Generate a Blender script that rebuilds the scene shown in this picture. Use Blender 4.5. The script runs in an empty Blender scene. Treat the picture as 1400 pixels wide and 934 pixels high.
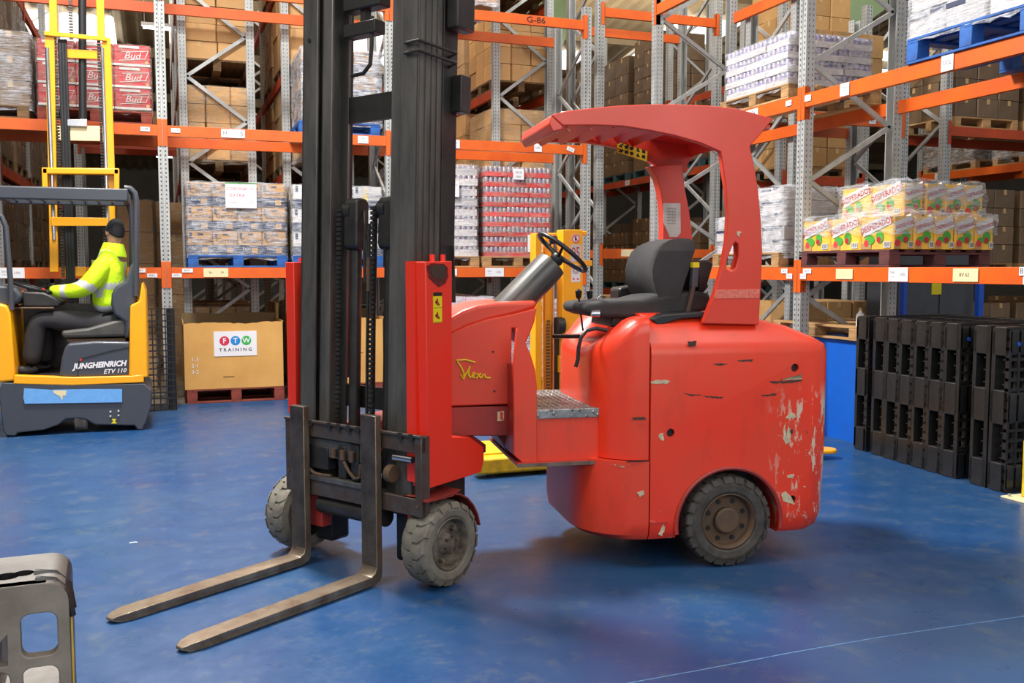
import bpy, bmesh, math, random
from mathutils import Vector, Matrix
random.seed(7)
C = bpy.context.scene.collection
PI = math.pi
# ------------------------------------------------------------------ camera
FPX = 1300.0
PSI = math.radians(20.1); PIT = math.atan(100/1300.0); CH = 1.62
cam_d = bpy.data.cameras.new('camera'); cam = bpy.data.objects.new('camera', cam_d); C.objects.link(cam)
cam_d.lens = 36*FPX/1400.0; cam_d.sensor_width = 36; cam_d.clip_end = 200; cam_d.clip_start = .05
cam.location = (0, 0, CH)
cam.rotation_euler = (math.radians(90)-PIT, 0, -PSI)
bpy.context.scene.camera = cam
_F = (math.sin(PSI)*math.cos(PIT), math.cos(PSI)*math.cos(PIT), -math.sin(PIT))
_R = (math.cos(PSI), -math.sin(PSI), 0)
_U = (math.sin(PSI)*math.sin(PIT), math.cos(PSI)*math.sin(PIT), math.cos(PIT))
def ray(u, v):
    a = (u-700)/FPX; b = -(v-467)/FPX
    return tuple(_F[i]+a*_R[i]+b*_U[i] for i in range(3))
FO = (1.321, 4.594); FA = 32.5      # front unit origin and heading
RO = (2.826, 4.362); RA = -8.0      # rear unit
def S(O, A, u, v, t):
    """photo measurement -> (along, height) on a vertical plane of the machine at offset t"""
    a = math.radians(A); n = (-math.sin(a), math.cos(a))
    q = (O[0]-t*math.sin(a), O[1]+t*math.cos(a))
    d = ray(u, v); k = (q[0]*n[0]+q[1]*n[1])/(d[0]*n[0]+d[1]*n[1])
    w = (d[0]*k, d[1]*k, CH+d[2]*k)
    return ((w[0]-O[0])*math.cos(a)+(w[1]-O[1])*math.sin(a), w[2])
def Y_(u, v, y):
    d = ray(u, v); k = y/d[1]; return (d[0]*k, CH+d[2]*k)
# ------------------------------------------------------------------ mesh builder
class MB:
    def __init__(s): s.v = []; s.f = []; s.m = []; s.mi = 0
    def add(s, vs, fs):
        n = len(s.v); s.v += [tuple(p) for p in vs]
        for f in fs: s.f.append([i+n for i in f]); s.m.append(s.mi)
        return s
    def box(s, x0, x1, y0, y1, z0, z1, M=None):
        vs = [(x0,y0,z0),(x1,y0,z0),(x1,y1,z0),(x0,y1,z0),(x0,y0,z1),(x1,y0,z1),(x1,y1,z1),(x0,y1,z1)]
        if M is not None: vs = [M @ Vector(p) for p in vs]
        return s.add(vs, [(0,3,2,1),(4,5,6,7),(0,1,5,4),(1,2,6,5),(2,3,7,6),(3,0,4,7)])
    def bar(s, a, b, w, h, up=(0,0,1)):
        a = Vector(a); b = Vector(b); d = (b-a); L = d.length; d.normalize(); up = Vector(up)
        if abs(d.dot(up)) > .98: up = Vector((0,1,0))
        x = d.cross(up).normalized(); z = x.cross(d).normalized()
        vs = []
        for p in (a, b):
            for i, j in ((-1,-1),(1,-1),(1,1),(-1,1)): vs.append(p+x*(i*w/2)+z*(j*h/2))
        return s.add(vs, [(3,2,1,0),(4,5,6,7),(0,1,5,4),(1,2,6,5),(2,3,7,6),(3,0,4,7)])
    def rings(s, R, cap=True, close=True):
        n = len(R[0]); vs = [p for r in R for p in r]; fs = []
        for k in range(len(R)-1):
            for i in range(n if close else n-1):
                j = (i+1) % n
                fs.append((k*n+i, k*n+j, (k+1)*n+j, (k+1)*n+i))
        if cap: fs.append(tuple(range(n))[::-1]); fs.append(tuple((len(R)-1)*n+i for i in range(n)))
        return s.add(vs, fs)
    def cyl(s, a, b, r0, r1=None, n=16, cap=True):
        r1 = r0 if r1 is None else r1
        a = Vector(a); b = Vector(b); d = (b-a).normalized()
        up = Vector((0,0,1)) if abs(d.z) < .9 else Vector((1,0,0))
        x = d.cross(up).normalized(); y = d.cross(x)
        R = [[p+(x*math.cos(2*PI*i/n)+y*math.sin(2*PI*i/n))*r for i in range(n)] for p, r in ((a, r0), (b, r1))]
        return s.rings([R[0][::-1], R[1][::-1]], cap)
    def lathe(s, a, axis, prof, n=32, cap=True):
        """prof: list of (offset along axis, radius)"""
        a = Vector(a); d = Vector(axis).normalized()
        up = Vector((0,0,1)) if abs(d.z) < .9 else Vector((1,0,0))
        x = d.cross(up).normalized(); y = d.cross(x)
        R = [[a+d*o+(x*math.cos(2*PI*i/n)+y*math.sin(2*PI*i/n))*r for i in range(n)][::-1] for o, r in prof]
        return s.rings(R, cap)
    def tube(s, pts, r, n=8, cap=True):
        pts = [Vector(p) for p in pts]; R = []; px = None
        for i, p in enumerate(pts):
            d = (pts[min(i+1, len(pts)-1)]-pts[max(i-1, 0)]).normalized()
            if px is None:
                up = Vector((0,0,1)) if abs(d.z) < .9 else Vector((1,0,0)); x = d.cross(up).normalized()
            else:
                x = (px-d*px.dot(d)).normalized()
            px = x; y = d.cross(x); rr = r[i] if isinstance(r, (list, tuple)) else r
            R.append([p+(x*math.cos(2*PI*k/n)+y*math.sin(2*PI*k/n))*rr for k in range(n)])
        return s.rings(R, cap)
    def prism(s, poly, fn, d0, d1):
        """poly: 2-D outline, fn(a, b, d) -> 3-D point"""
        n = len(poly); A = [fn(p[0], p[1], d0) for p in poly]; B = [fn(p[0], p[1], d1) for p in poly]
        fs = [tuple(range(n))[::-1], tuple(range(n, 2*n))]
        for i in range(n):
            j = (i+1) % n; fs.append((i, j, n+j, n+i))
        return s.add(A+B, fs)
    def xf(s, M):
        s.v = [tuple(M @ Vector(p)) for p in s.v]; return s
    def build(s, name, mats, parent=None, loc=(0,0,0), rz=0, bevel=0, seg=2, ang=38, fixn=True, sub=0):
        me = bpy.data.meshes.new(name); me.from_pydata([tuple(p) for p in s.v], [], s.f)
        if not isinstance(mats, (list, tuple)): mats = [mats]
        for m in mats: me.materials.append(m)
        for p, k in zip(me.polygons, s.m): p.material_index = k
        if fixn:
            bm = bmesh.new(); bm.from_mesh(me); bmesh.ops.recalc_face_normals(bm, faces=bm.faces); bm.to_mesh(me); bm.free()
        me.shade_smooth(); me.set_sharp_from_angle(angle=math.radians(ang))
        o = bpy.data.objects.new(name, me); C.objects.link(o)
        o.location = loc; o.rotation_euler = (0, 0, rz)
        if parent is not None: o.parent = parent
        if bevel:
            b = o.modifiers.new('bevel', 'BEVEL'); b.width = bevel; b.segments = seg; b.limit_method = 'ANGLE'; b.angle_limit = math.radians(35)
        if sub:
            b = o.modifiers.new('sub', 'SUBSURF'); b.levels = sub; b.render_levels = sub
        return o
def bake(o):
    """evaluate the modifiers of an object into its mesh"""
    bpy.context.view_layer.update()
    dg = bpy.context.evaluated_depsgraph_get()
    me = bpy.data.meshes.new_from_object(o.evaluated_get(dg)); o.modifiers.clear(); o.data = me; return o
def boolean(o, cutter, keep=False):
    m = o.modifiers.new('bool', 'BOOLEAN'); m.operation = 'DIFFERENCE'; m.object = cutter; m.solver = 'EXACT'; m.use_self = True
    bake(o)
    if not keep: bpy.data.objects.remove(cutter)
    return o
def resharp(o, ang=35):
    o.data.shade_smooth(); o.data.set_sharp_from_angle(angle=math.radians(ang)); return o
def tag(o, label=None, cat=None, group=None, kind=None):
    if label: o['label'] = label
    if cat: o['category'] = cat
    if group: o['group'] = group
    if kind: o['kind'] = kind
    return o
def thing(name, label, cat, loc=(0,0,0), rz=0, group=None):
    o = bpy.data.objects.new(name, None); C.objects.link(o); o.empty_display_size = .1
    o.location = loc; o.rotation_euler = (0, 0, rz); return tag(o, label, cat, group)
def kids(o): return [c for c in o.children]
def copy_tree(o, parent=None):
    c = o.copy(); C.objects.link(c)
    if parent is not None: c.parent = parent; c.matrix_parent_inverse = o.matrix_parent_inverse
    for ch in list(o.children): copy_tree(ch, c)
    return c
def rrect(x0, x1, y0, y1, r, n=5):
    rs = r if isinstance(r, (list, tuple)) else [r]*4; P = []
    for (cx, cy, a0, rr) in ((x1-rs[0], y0+rs[0], -90, rs[0]), (x1-rs[1], y1-rs[1], 0, rs[1]), (x0+rs[2], y1-rs[2], 90, rs[2]), (x0+rs[3], y0+rs[3], 180, rs[3])):
        for k in range(n+1):
            a = math.radians(a0+90*k/n); P.append((cx+rr*math.cos(a), cy+rr*math.sin(a)))
    return P
def text(name, body, size, m, parent, loc, rot, align='CENTER', depth=.0008, shear=0, sx=1, bold=0):
    cu = bpy.data.curves.new(name, 'FONT'); cu.body = body; cu.size = size; cu.align_x = align; cu.align_y = 'CENTER'
    cu.extrude = depth; cu.shear = shear; cu.resolution_u = 3; cu.offset = bold
    t = bpy.data.objects.new(name, cu); C.objects.link(t); bpy.context.view_layer.update()
    me = bpy.data.meshes.new_from_object(t.evaluated_get(bpy.context.evaluated_depsgraph_get()))
    bpy.data.objects.remove(t); me.materials.clear(); me.materials.append(m)
    o = bpy.data.objects.new(name, me); C.objects.link(o); o.location = loc; o.rotation_euler = rot; o.scale = (sx, 1, 1)
    if parent is not None: o.parent = parent
    return o
# ------------------------------------------------------------------ materials
def srgb(c):
    return tuple(((x/255)/12.92 if x/255 <= .04045 else ((x/255+.055)/1.055)**2.4) for x in c)+(1,)
class NT:
    def __init__(s, name):
        s.m = bpy.data.materials.new(name); s.m.use_nodes = True; s.t = s.m.node_tree; s.n = s.t.nodes; s.l = s.t.links
        s.b = s.n['Principled BSDF']; s.co = s.n.new('ShaderNodeTexCoord').outputs['Object']
    def noise(s, scale, detail=4, rough=.55, co=None, st=None):
        if st:
            mp = s.n.new('ShaderNodeMapping'); mp.inputs['Scale'].default_value = st; s.l.new(co or s.co, mp.inputs['Vector']); co = mp.outputs[0]
        x = s.n.new('ShaderNodeTexNoise'); x.inputs['Scale'].default_value = scale; x.inputs['Detail'].default_value = detail; x.inputs['Roughness'].default_value = rough
        s.l.new(co or s.co, x.inputs['Vector']); return x.outputs['Fac']
    def ramp(s, f, a, b, c0=0, c1=1):
        x = s.n.new('ShaderNodeMapRange'); x.inputs['From Min'].default_value = a; x.inputs['From Max'].default_value = b
        x.inputs['To Min'].default_value = c0; x.inputs['To Max'].default_value = c1; s.l.new(f, x.inputs['Value']); return x.outputs['Result']
    def mix(s, f, a, b):
        x = s.n.new('ShaderNodeMix'); x.data_type = 'RGBA'
        for k, v in ((0, f), (6, a), (7, b)):
            if isinstance(v, (int, float, tuple)): x.inputs[k].default_value = v
            else: s.l.new(v, x.inputs[k])
        return x.outputs[2]
    def math(s, op, a, b=None):
        x = s.n.new('ShaderNodeMath'); x.operation = op
        for k, v in ((0, a), (1, b)):
            if v is None: continue
            if isinstance(v, (int, float)): x.inputs[k].default_value = v
            else: s.l.new(v, x.inputs[k])
        return x.outputs[0]
    def sep(s, co=None):
        x = s.n.new('ShaderNodeSeparateXYZ'); s.l.new(co or s.co, x.inputs[0]); return x.outputs
    def set(s, k, v):
        if isinstance(v, (int, float, tuple)): s.b.inputs[k].default_value = v
        else: s.l.new(v, s.b.inputs[k])
        return s
    def bump(s, h, st=.2, d=.01):
        x = s.n.new('ShaderNodeBump'); x.inputs['Strength'].default_value = st; x.inputs['Distance'].default_value = d
        s.l.new(h, x.inputs['Height']); s.l.new(x.outputs[0], s.b.inputs['Normal']); return s
def mat(name, c, rough=.5, metal=0, var=.12, scale=6, c2=None, bump=0, bscale=40, coat=0, vr=False, st=None, spec=None):
    t = NT(name); a = srgb(c)
    b = srgb(c2) if c2 else tuple(x*(1-var*2) for x in a[:3])+(1,)
    f = t.ramp(t.noise(scale, 5, .6, st=st), .35, .7)
    col = t.mix(f, a, b)
    if vr:
        oi = t.n.new('ShaderNodeObjectInfo').outputs['Random']
        hs = t.n.new('ShaderNodeHueSaturation'); t.l.new(col, hs.inputs['Color']); t.l.new(t.ramp(oi, 0, 1, .78, 1.15), hs.inputs['Value']); col = hs.outputs[0]
    t.set('Base Color', col).set('Metallic', metal).set('Roughness', t.ramp(f, 0, 1, rough, min(1, rough+.12)))
    if coat: t.set('Coat Weight', coat).set('Coat Roughness', .15)
    if spec is not None: t.set('Specular IOR Level', spec)
    if bump: t.bump(t.noise(bscale, 4), bump, .01)
    return t.m
M = {}
# floor: blue epoxy with scuffs
t = NT('blue_floor_paint')
big = t.ramp(t.noise(.55, 4, .6), .35, .68)
c = t.mix(big, srgb((16, 62, 110)), srgb((42, 76, 112)))
sc = t.ramp(t.noise(4.2, 14, .82), .52, .70)
c = t.mix(t.math('MULTIPLY', sc, .5), c, srgb((102, 108, 102)))
for st3, k3 in (((.35, 5, 1), .5), ((4, .5, 1), .35), ((1.6, 1.6, 1), .4)):
    sc2 = t.ramp(t.noise(22, 5, .7, st=st3), .66, .74)
    c = t.mix(t.math('MULTIPLY', sc2, k3), c, srgb((122, 142, 166)))
sp = t.ramp(t.noise(150, 2, .5), .74, .78); c = t.mix(t.math('MULTIPLY', sp, .5), c, srgb((170, 185, 200)))
st_ = t.ramp(t.noise(1.3, 6, .7), .62, .75)
c = t.mix(t.math('MULTIPLY', st_, .45), c, srgb((88, 92, 112)))
t.set('Base Color', c).set('Roughness', t.ramp(t.noise(4, 6, .7), .3, .8, .24, .5)).set('Specular IOR Level', .55)
t.bump(t.noise(60, 3), .05, .004); M['floor'] = t.m
M['concrete'] = mat('concrete', (112, 100, 86), .8, var=.2, scale=3)
# red bodywork with chips and dirt
def redpaint(name, c, c2, chips=0.0, dirt=.3, rough=.3):
    t = NT(name); f = t.ramp(t.noise(1.8, 5, .6), .35, .7); col = t.mix(f, srgb(c), srgb(c2))
    if dirt:
        d = t.ramp(t.noise(3.2, 8, .7, st=(1, 1, .45)), .52, .74); col = t.mix(t.math('MULTIPLY', d, dirt), col, srgb((98, 46, 34)))
        g = t.ramp(t.noise(22, 5, .7, st=(.35, .35, 4)), .66, .74); col = t.mix(t.math('MULTIPLY', g, dirt*1.4), col, srgb((90, 40, 32)))
    if chips:
        z = t.sep()
        ms = t.math('MULTIPLY', t.ramp(z[0], .22, .44), t.ramp(z[2], 1.0, .85))
        low = t.ramp(z[2], .36, .2)
        n1 = t.noise(7, 9, .74, st=(1.6, 1.6, .45)); n2 = t.noise(11, 9, .74, st=(.8, .8, 2.0))
        k1 = t.math('MULTIPLY', t.ramp(t.math('ADD', n1, t.ramp(z[0], .38, .62, 0, .06)), .565, .58), ms); k2 = t.math('MULTIPLY', t.ramp(n2, .60, .615), t.math('MAXIMUM', t.math('MULTIPLY', low, .9), ms))
        kk = t.math('MAXIMUM', k1, k2); col = t.mix(kk, col, srgb((205, 192, 168)))
        k3 = t.math('MULTIPLY', t.ramp(t.noise(12, 6, .7), .66, .68), t.math('MAXIMUM', ms, low)); col = t.mix(k3, col, srgb((60, 38, 32)))
    t.set('Base Color', col).set('Roughness', t.ramp(f, 0, 1, rough, rough+.15)).set('Coat Weight', .25).set('Coat Roughness', .25)
    t.bump(t.noise(9, 3), .04, .01); return t.m
M['red'] = redpaint('red_body_paint', (232, 52, 22), (214, 66, 36), 1, .35)
M['red2'] = redpaint('red_worn_paint', (226, 60, 30), (204, 70, 42), 0, .3, .4)
M['redd'] = redpaint('red_dirty_paint', (176, 46, 34), (120, 40, 32), 0, .7, .5)
M['redg'] = redpaint('red_guard_paint', (216, 54, 32), (208, 62, 38), 0, .08, .32)
M['redm'] = redpaint('red_mast_cover_paint', (236, 44, 20), (222, 52, 28), 0, .06, .38)
M['steel_dk'] = mat('dark_mast_steel', (104, 101, 96), .33, .3, c2=(66, 64, 61), scale=9, st=(1, 1, .2), bump=.1)
M['steel_black'] = mat('black_painted_steel', (54, 52, 50), .36, .2, c2=(34, 32, 30), scale=8)
M['steel_rust'] = mat('rusty_carriage_steel', (92, 86, 80), .38, .45, c2=(84, 62, 50), scale=14, bump=.15)
M['fork'] = mat('worn_fork_steel', (150, 136, 118), .3, .65, c2=(104, 84, 68), scale=11, st=(1, 1, .5), bump=.1)
M['forkup'] = mat('dark_fork_shank', (104, 94, 84), .3, .6, c2=(66, 58, 54), scale=9, bump=.1)
M['chrome'] = mat('chrome_rod', (225, 228, 235), .12, 1, var=.02)
M['tyre'] = mat('grey_solid_tyre', (122, 117, 104), .8, c2=(98, 93, 83), scale=12, bump=.2)
M['tyre2'] = mat('dark_rear_tyre', (78, 74, 69), .8, c2=(52, 49, 46), scale=12, bump=.2)
M['hub'] = mat('dusty_wheel_rim', (128, 118, 104), .6, .3, c2=(66, 58, 50), scale=18, bump=.1)
M['rim_rust'] = mat('rusty_rim', (88, 74, 62), .65, .3, c2=(110, 80, 56), scale=16, bump=.2)
M['plastic'] = mat('black_plastic', (30, 31, 33), .35, 0, var=.1)
M['plasticg'] = mat('glossy_dark_cowl', (62, 62, 60), .3, 0, c2=(84, 80, 72), scale=4)
M['fabric'] = mat('black_seat_fabric', (44, 43, 44), .85, c2=(62, 61, 62), scale=5, bump=.1)
M['yellow'] = mat('yellow_truck_paint', (244, 168, 8), .35, var=.04, coat=.2)
M['yellow2'] = mat('worn_yellow_paint', (228, 190, 10), .5, c2=(170, 140, 30), scale=14)
M['dgrey'] = mat('dark_grey_truck_paint', (62, 66, 74), .35, var=.06, coat=.2)
M['orange'] = mat('orange_beam_paint', (214, 96, 24), .36, var=.06, c2=(200, 80, 18), scale=3)
M['orange_dk'] = mat('deep_orange_beam_paint', (190, 70, 24), .5, c2=(164, 58, 24), scale=3)
M['white'] = mat('white_label', (222, 220, 222), .6, var=.03)
M['cream'] = mat('cream_label', (222, 205, 160), .6, var=.03)
M['pink'] = mat('pink_label', (236, 196, 204), .6, var=.03)
M['ink'] = mat('dark_ink', (70, 62, 72), .6, var=.02)
M['inkblack'] = mat('black_ink', (24, 22, 24), .5, var=.02)
M['inkred'] = mat('red_ink', (212, 62, 80), .6, var=.02)
M['ylabel'] = mat('yellow_sticker', (226, 206, 20), .5, var=.04)
M['wood'] = mat('pallet_wood', (184, 146, 98), .75, c2=(142, 106, 66), scale=7, st=(.4, 3, 3), bump=.15, vr=True)
M['wood_dk'] = mat('old_pallet_wood', (122, 94, 62), .8, c2=(92, 70, 46), scale=7, st=(.4, 3, 3), bump=.15, vr=True)
M['pal_blue'] = mat('blue_painted_pallet', (30, 92, 168), .6, c2=(24, 66, 124), scale=9, bump=.15)
M['pal_red'] = mat('red_painted_pallet', (136, 58, 42), .7, c2=(104, 42, 34), scale=9, bump=.15)
M['pal_maroon'] = mat('maroon_painted_pallet', (98, 50, 48), .7, c2=(74, 40, 40), scale=9, bump=.15)
M['pal_teal'] = mat('teal_painted_pallet', (62, 92, 96), .7, c2=(44, 68, 72), scale=9)
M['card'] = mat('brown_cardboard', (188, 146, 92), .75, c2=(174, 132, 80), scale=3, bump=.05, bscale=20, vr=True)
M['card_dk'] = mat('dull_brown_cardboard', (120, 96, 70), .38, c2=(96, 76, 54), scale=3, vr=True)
M['card_gold'] = mat('golden_cardboard', (206, 156, 84), .7, c2=(192, 142, 74), scale=2.5, vr=False, bump=.05, bscale=15)
M['tape'] = mat('parcel_tape', (196, 160, 110), .3, var=.05)
M['navy'] = mat('navy_print', (44, 54, 84), .5, var=.1)
M['cred'] = mat('red_carton_board', (196, 62, 68), .55, c2=(178, 50, 58), scale=3, vr=True)
M['cwhite'] = mat('white_carton_board', (218, 216, 212), .5, c2=(204, 202, 200), scale=3, vr=True)
M['tray_red'] = mat('red_can_tray', (214, 66, 66), .5, c2=(196, 50, 54), scale=4, vr=True)
M['tray_white'] = mat('white_can_tray', (214, 208, 204), .5, c2=(196, 188, 184), scale=4, vr=True)
M['can'] = mat('silver_blue_cans', (198, 176, 150), .3, .3, c2=(70, 78, 160), scale=34)
M['can_blue'] = mat('blue_and_gold_cans', (86, 92, 176), .3, .2, c2=(196, 176, 150), scale=30)
M['blue_pl'] = mat('blue_plastic_tub', (12, 92, 196), .4, var=.06)
M['post_blue'] = mat('blue_post_paint', (22, 82, 190), .5, var=.05)
M['cabinet'] = mat('dark_grey_cabinet', (74, 76, 80), .5, var=.06)
M['blackpal'] = mat('black_plastic_pallet', (42, 41, 40), .25, c2=(26, 25, 25), scale=6, bump=.08)
M['tan_pal'] = mat('lit_dusty_pallet', (140, 131, 120), .5, c2=(104, 95, 84), scale=9, bump=.1)  # black plastic: dust and the lit tone of its front put into the colour
M['sky'] = None
def emis(name, c, s):
    m = bpy.data.materials.new(name); m.use_nodes = True; n = m.node_tree.nodes; n.remove(n['Principled BSDF'])
    e = n.new('ShaderNodeEmission'); e.inputs[0].default_value = c+(1,); e.inputs[1].default_value = s
    m.node_tree.links.new(e.outputs[0], n['Material Output'].inputs[0]); return m
M['skylight'] = emis('skylight_glow', (.95, .97, 1), 3)
M['tube'] = emis('fluorescent_glow', (.93, .85, 1), 9)
# galvanised steel with rows of slots
def galv(name, holes, c=(182, 184, 182), x1=.027, x2=.083, w=.0065, axis=0):
    t = NT(name); f = t.ramp(t.noise(7, 5, .6, st=(1, 1, .3)), .35, .7); col = t.mix(f, srgb(c), srgb(tuple(int(x*.84) for x in c)))
    if holes:
        z = t.sep(); fr = t.math('FRACT', t.math('MULTIPLY', z[2], 20)); hz = t.math('LESS_THAN', t.math('ABSOLUTE', t.math('SUBTRACT', fr, .5)), .2)
        a = t.math('LESS_THAN', t.math('ABSOLUTE', t.math('SUBTRACT', z[axis], x1)), w)
        b = t.math('LESS_THAN', t.math('ABSOLUTE', t.math('SUBTRACT', z[axis], x2)), w)
        h = t.math('MULTIPLY', hz, t.math('MAXIMUM', a, b)); col = t.mix(h, col, srgb((34, 28, 26)))
        t.set('Metallic', t.ramp(h, 0, 1, .25, 0))
    else: t.set('Metallic', .35)
    t.set('Base Color', col).set('Roughness', .42); return t.m
M['galv_f'] = galv('galvanised_slotted_front', True)
M['galv_s'] = galv('galvanised_slotted_side', True, axis=1, x1=.03, x2=.075, w=.004)
M['galv'] = galv('galvanised_steel', False)
# stretch film
def film(name, a0, a1, col=(225, 228, 235)):
    t = NT(name); mp = t.noise(16, 6, .7, st=(.35, .35, 3.5)); mp2 = t.noise(6, 5, .65, st=(1, 1, 1.2))
    t.set('Base Color', srgb(col)).set('Roughness', .12).set('Specular IOR Level', .9)
    f = t.math('ADD', t.math('MULTIPLY', mp, .6), t.math('MULTIPLY', mp2, .4))
    t.set('Alpha', t.ramp(f, .43, .60, a0, a1)); t.bump(f, 1.0, .05); return t.m
M['film'] = film('clear_stretch_film', .04, .62)
M['film2'] = film('cloudy_stretch_film', .16, .88)
M['film_dk'] = film('thin_stretch_film', .0, .42, (205, 195, 180))
def copy_noise(): pass
WORLD = .44; EXPO = 0.0
# ------------------------------------------------------------------ lettering inside a mesh
_tc = {}
def glyphs(body, size, align='CENTER', bold=0, shear=0):
    k = (body, round(size, 4), align, bold, shear)
    if k not in _tc:
        cu = bpy.data.curves.new('lettering', 'FONT'); cu.body = body; cu.size = size; cu.align_x = align; cu.align_y = 'CENTER'
        cu.resolution_u = 2; cu.offset = bold; cu.shear = shear
        t = bpy.data.objects.new('lettering', cu); C.objects.link(t); bpy.context.view_layer.update()
        me = bpy.data.meshes.new_from_object(t.evaluated_get(bpy.context.evaluated_depsgraph_get()))
        _tc[k] = ([tuple(v.co) for v in me.vertices], [list(p.vertices) for p in me.polygons])
        bpy.data.objects.remove(t); bpy.data.curves.remove(cu); bpy.data.meshes.remove(me)
    return _tc[k]
def letters(mb, body, size, fn, align='CENTER', bold=0, shear=0, sx=1):
    vs, fs = glyphs(body, size, align, bold, shear)
    return mb.add([fn(x*sx, y) for x, y, _ in vs], fs)
def plate(name, parent, x, z, w, h, m, lines=(), y=-.007, fn=None, mats2=None, tilt=0, th=.002):
    """a label: thin plate facing local -Y with lettering; lines = (text, size, dx, dz, material index)"""
    mb = MB(); ca, sa = math.cos(tilt), math.sin(tilt)
    f = fn or (lambda a, b, d: (a, y-d, b))
    q = [(-w/2,-h/2),(w/2,-h/2),(w/2,h/2),(-w/2,h/2)]
    rot = lambda a, b: (x+a*ca-b*sa, z+a*sa+b*ca)
    mb.prism([rot(*p) for p in q], f, 0, th)
    ms = [m]+list(mats2 or [M['ink']])
    for (tx, sz, dx, dz, mi) in lines:
        mb.mi = mi; letters(mb, tx, sz, lambda a, b: f(*rot(a+dx, b+dz), th+.0006), bold=.0)
    return mb.build(name, ms, parent, fixn=False)
# ------------------------------------------------------------------ setting
def structure(mb, name, m, **k):
    o = mb.build(name, m, **k); o['kind'] = 'structure'; return o
structure(MB().box(-14, 32, -6, 11.93, -.12, 0), 'floor', M['floor'])
structure(MB().box(-14, 32, 11.93, 42, -.12, -.004), 'floor', M['concrete'])
M['wall'] = mat('dim_cladding', (120, 116, 108), .8, scale=1)
M['roof'] = mat('corrugated_roof', (176, 156, 124), .7, c2=(146, 128, 100), scale=1)
structure(MB().box(-14, 32, 42, 42.2, 0, 9), 'wall_back', M['wall'])
structure(MB().box(32, 32.2, 4, 42, 0, 11), 'wall_right', M['wall'])
structure(MB().box(-14.2, -14, 4, 42, 0, 11), 'wall_left', M['wall'])
RZ = lambda y: 8.2-.15*(y-25)
def roofstrip(y0, y1, holes=()):
    mb = MB()
    xs = []
    x = -14
    vs = []; n = int(46/.2)
    for i in range(n+1):
        xx = -14+i*.2; dz = .05 if i % 2 else -.05
        vs += [(xx-.03, y0, RZ(y0)+dz), (xx-.03, y1, RZ(y1)+dz), (xx+.07, y0, RZ(y0)+dz), (xx+.07, y1, RZ(y1)+dz)]
    fs = []
    for i in range(n+1):
        b = i*4; fs.append((b, b+2, b+3, b+1))
        if i < n: fs.append((b+2, b+4, b+5, b+3))
    mb.add(vs, fs); return mb
structure(roofstrip(12.2, 42), 'ceiling', M['roof'], fixn=False)
# roof-lights: translucent panels fixed under the sheeting
k = 0
for (x0, x1, y0, y1) in ((-3.6, -1.0, 26.3, 28.2), (13.2, 15.2, 23, 28), (10.9, 12.1, 26, 27.4), (20, 22.6, 24, 25.6), (11.4, 13.6, 31.6, 33.2), (4.4, 6.4, 26, 28.4)):
    mb = MB()
    n = int((x1-x0)/.2)
    for i in range(n):
        xa = x0+i*.2
        mb.prism([(xa, 0), (xa+.2, 0), (xa+.15, .04), (xa+.05, .04)], lambda a, b, d: (a, d, RZ(d)-.13+b), y0, y1)
    k += 1
    tag(mb.build('skylight', M['skylight'], fixn=True), None, None, kind='structure').name = 'window_%d' % k
# purlins and one green rafter
for i, y in enumerate((14.5, 17.8, 21.4, 24.6, 28.2, 32, 36)):
    structure(MB().box(-14, 32, y, y+.09, RZ(y)-.36, RZ(y)-.1), 'trim_%d' % (i+1), M['roof'])
M['green'] = mat('grey_green_beam_paint', (128, 152, 112), .6, var=.08, scale=1)
pts = [Y_(1214, -40, 15.0), Y_(1214, 10, 15.0), Y_(1100, 92, 15.0), Y_(1104, 28, 15.0), Y_(1150, -40, 15.)]
structure(MB().prism(pts, lambda a, b, d: (a, d, b), 15.0, 15.3), 'trim_8', M['green'])
pts = [Y_(740, -40, 20.0), Y_(772, -40, 20.0), Y_(786, 18, 20.0), Y_(770, 60, 20.0), Y_(740, 80, 20.)]
structure(MB().prism(pts, lambda a, b, d: (a, d, b), 20.0, 20.3), 'trim_9', M['green'])
# strip lights
def strip(x0, x1, y, z, label):
    th = thing('strip_light', label, 'light', ((x0+x1)/2, y, z))
    L = (x1-x0)/2
    MB().box(-L, L, -.05, .05, .03, .09).build('housing', M['white'], th)
    for s in (-.03, .03): MB().cyl((-L+.03, s, 0), (L-.03, s, 0), .016, n=10).build('fluorescent_tube', M['tube'], th)
    for s in (-L*.8, L*.8): MB().cyl((s, 0, .09), (s, 0, RZ(y)-z-.1), .006, n=6).build('hanger', M['galv'], th)
for (u0, u1, v, y, lb) in ((193, 237, 37, 19, 'bright fluorescent strip light beside the tall upright right of the yellow mast'),
                           (212, 243, 214, 26, 'small distant strip light seen low through the left rack'),
                           (722, 758, 155, 24, 'strip light seen between cartons left of the red overhead guard'),
                           (1197, 1224, 117, 21, 'strip light seen beneath the upper beam of the right-hand rack')):
    a = Y_(u0, v, y); b = Y_(u1, v, y); strip(a[0], b[0], y, a[1], lb)
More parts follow.
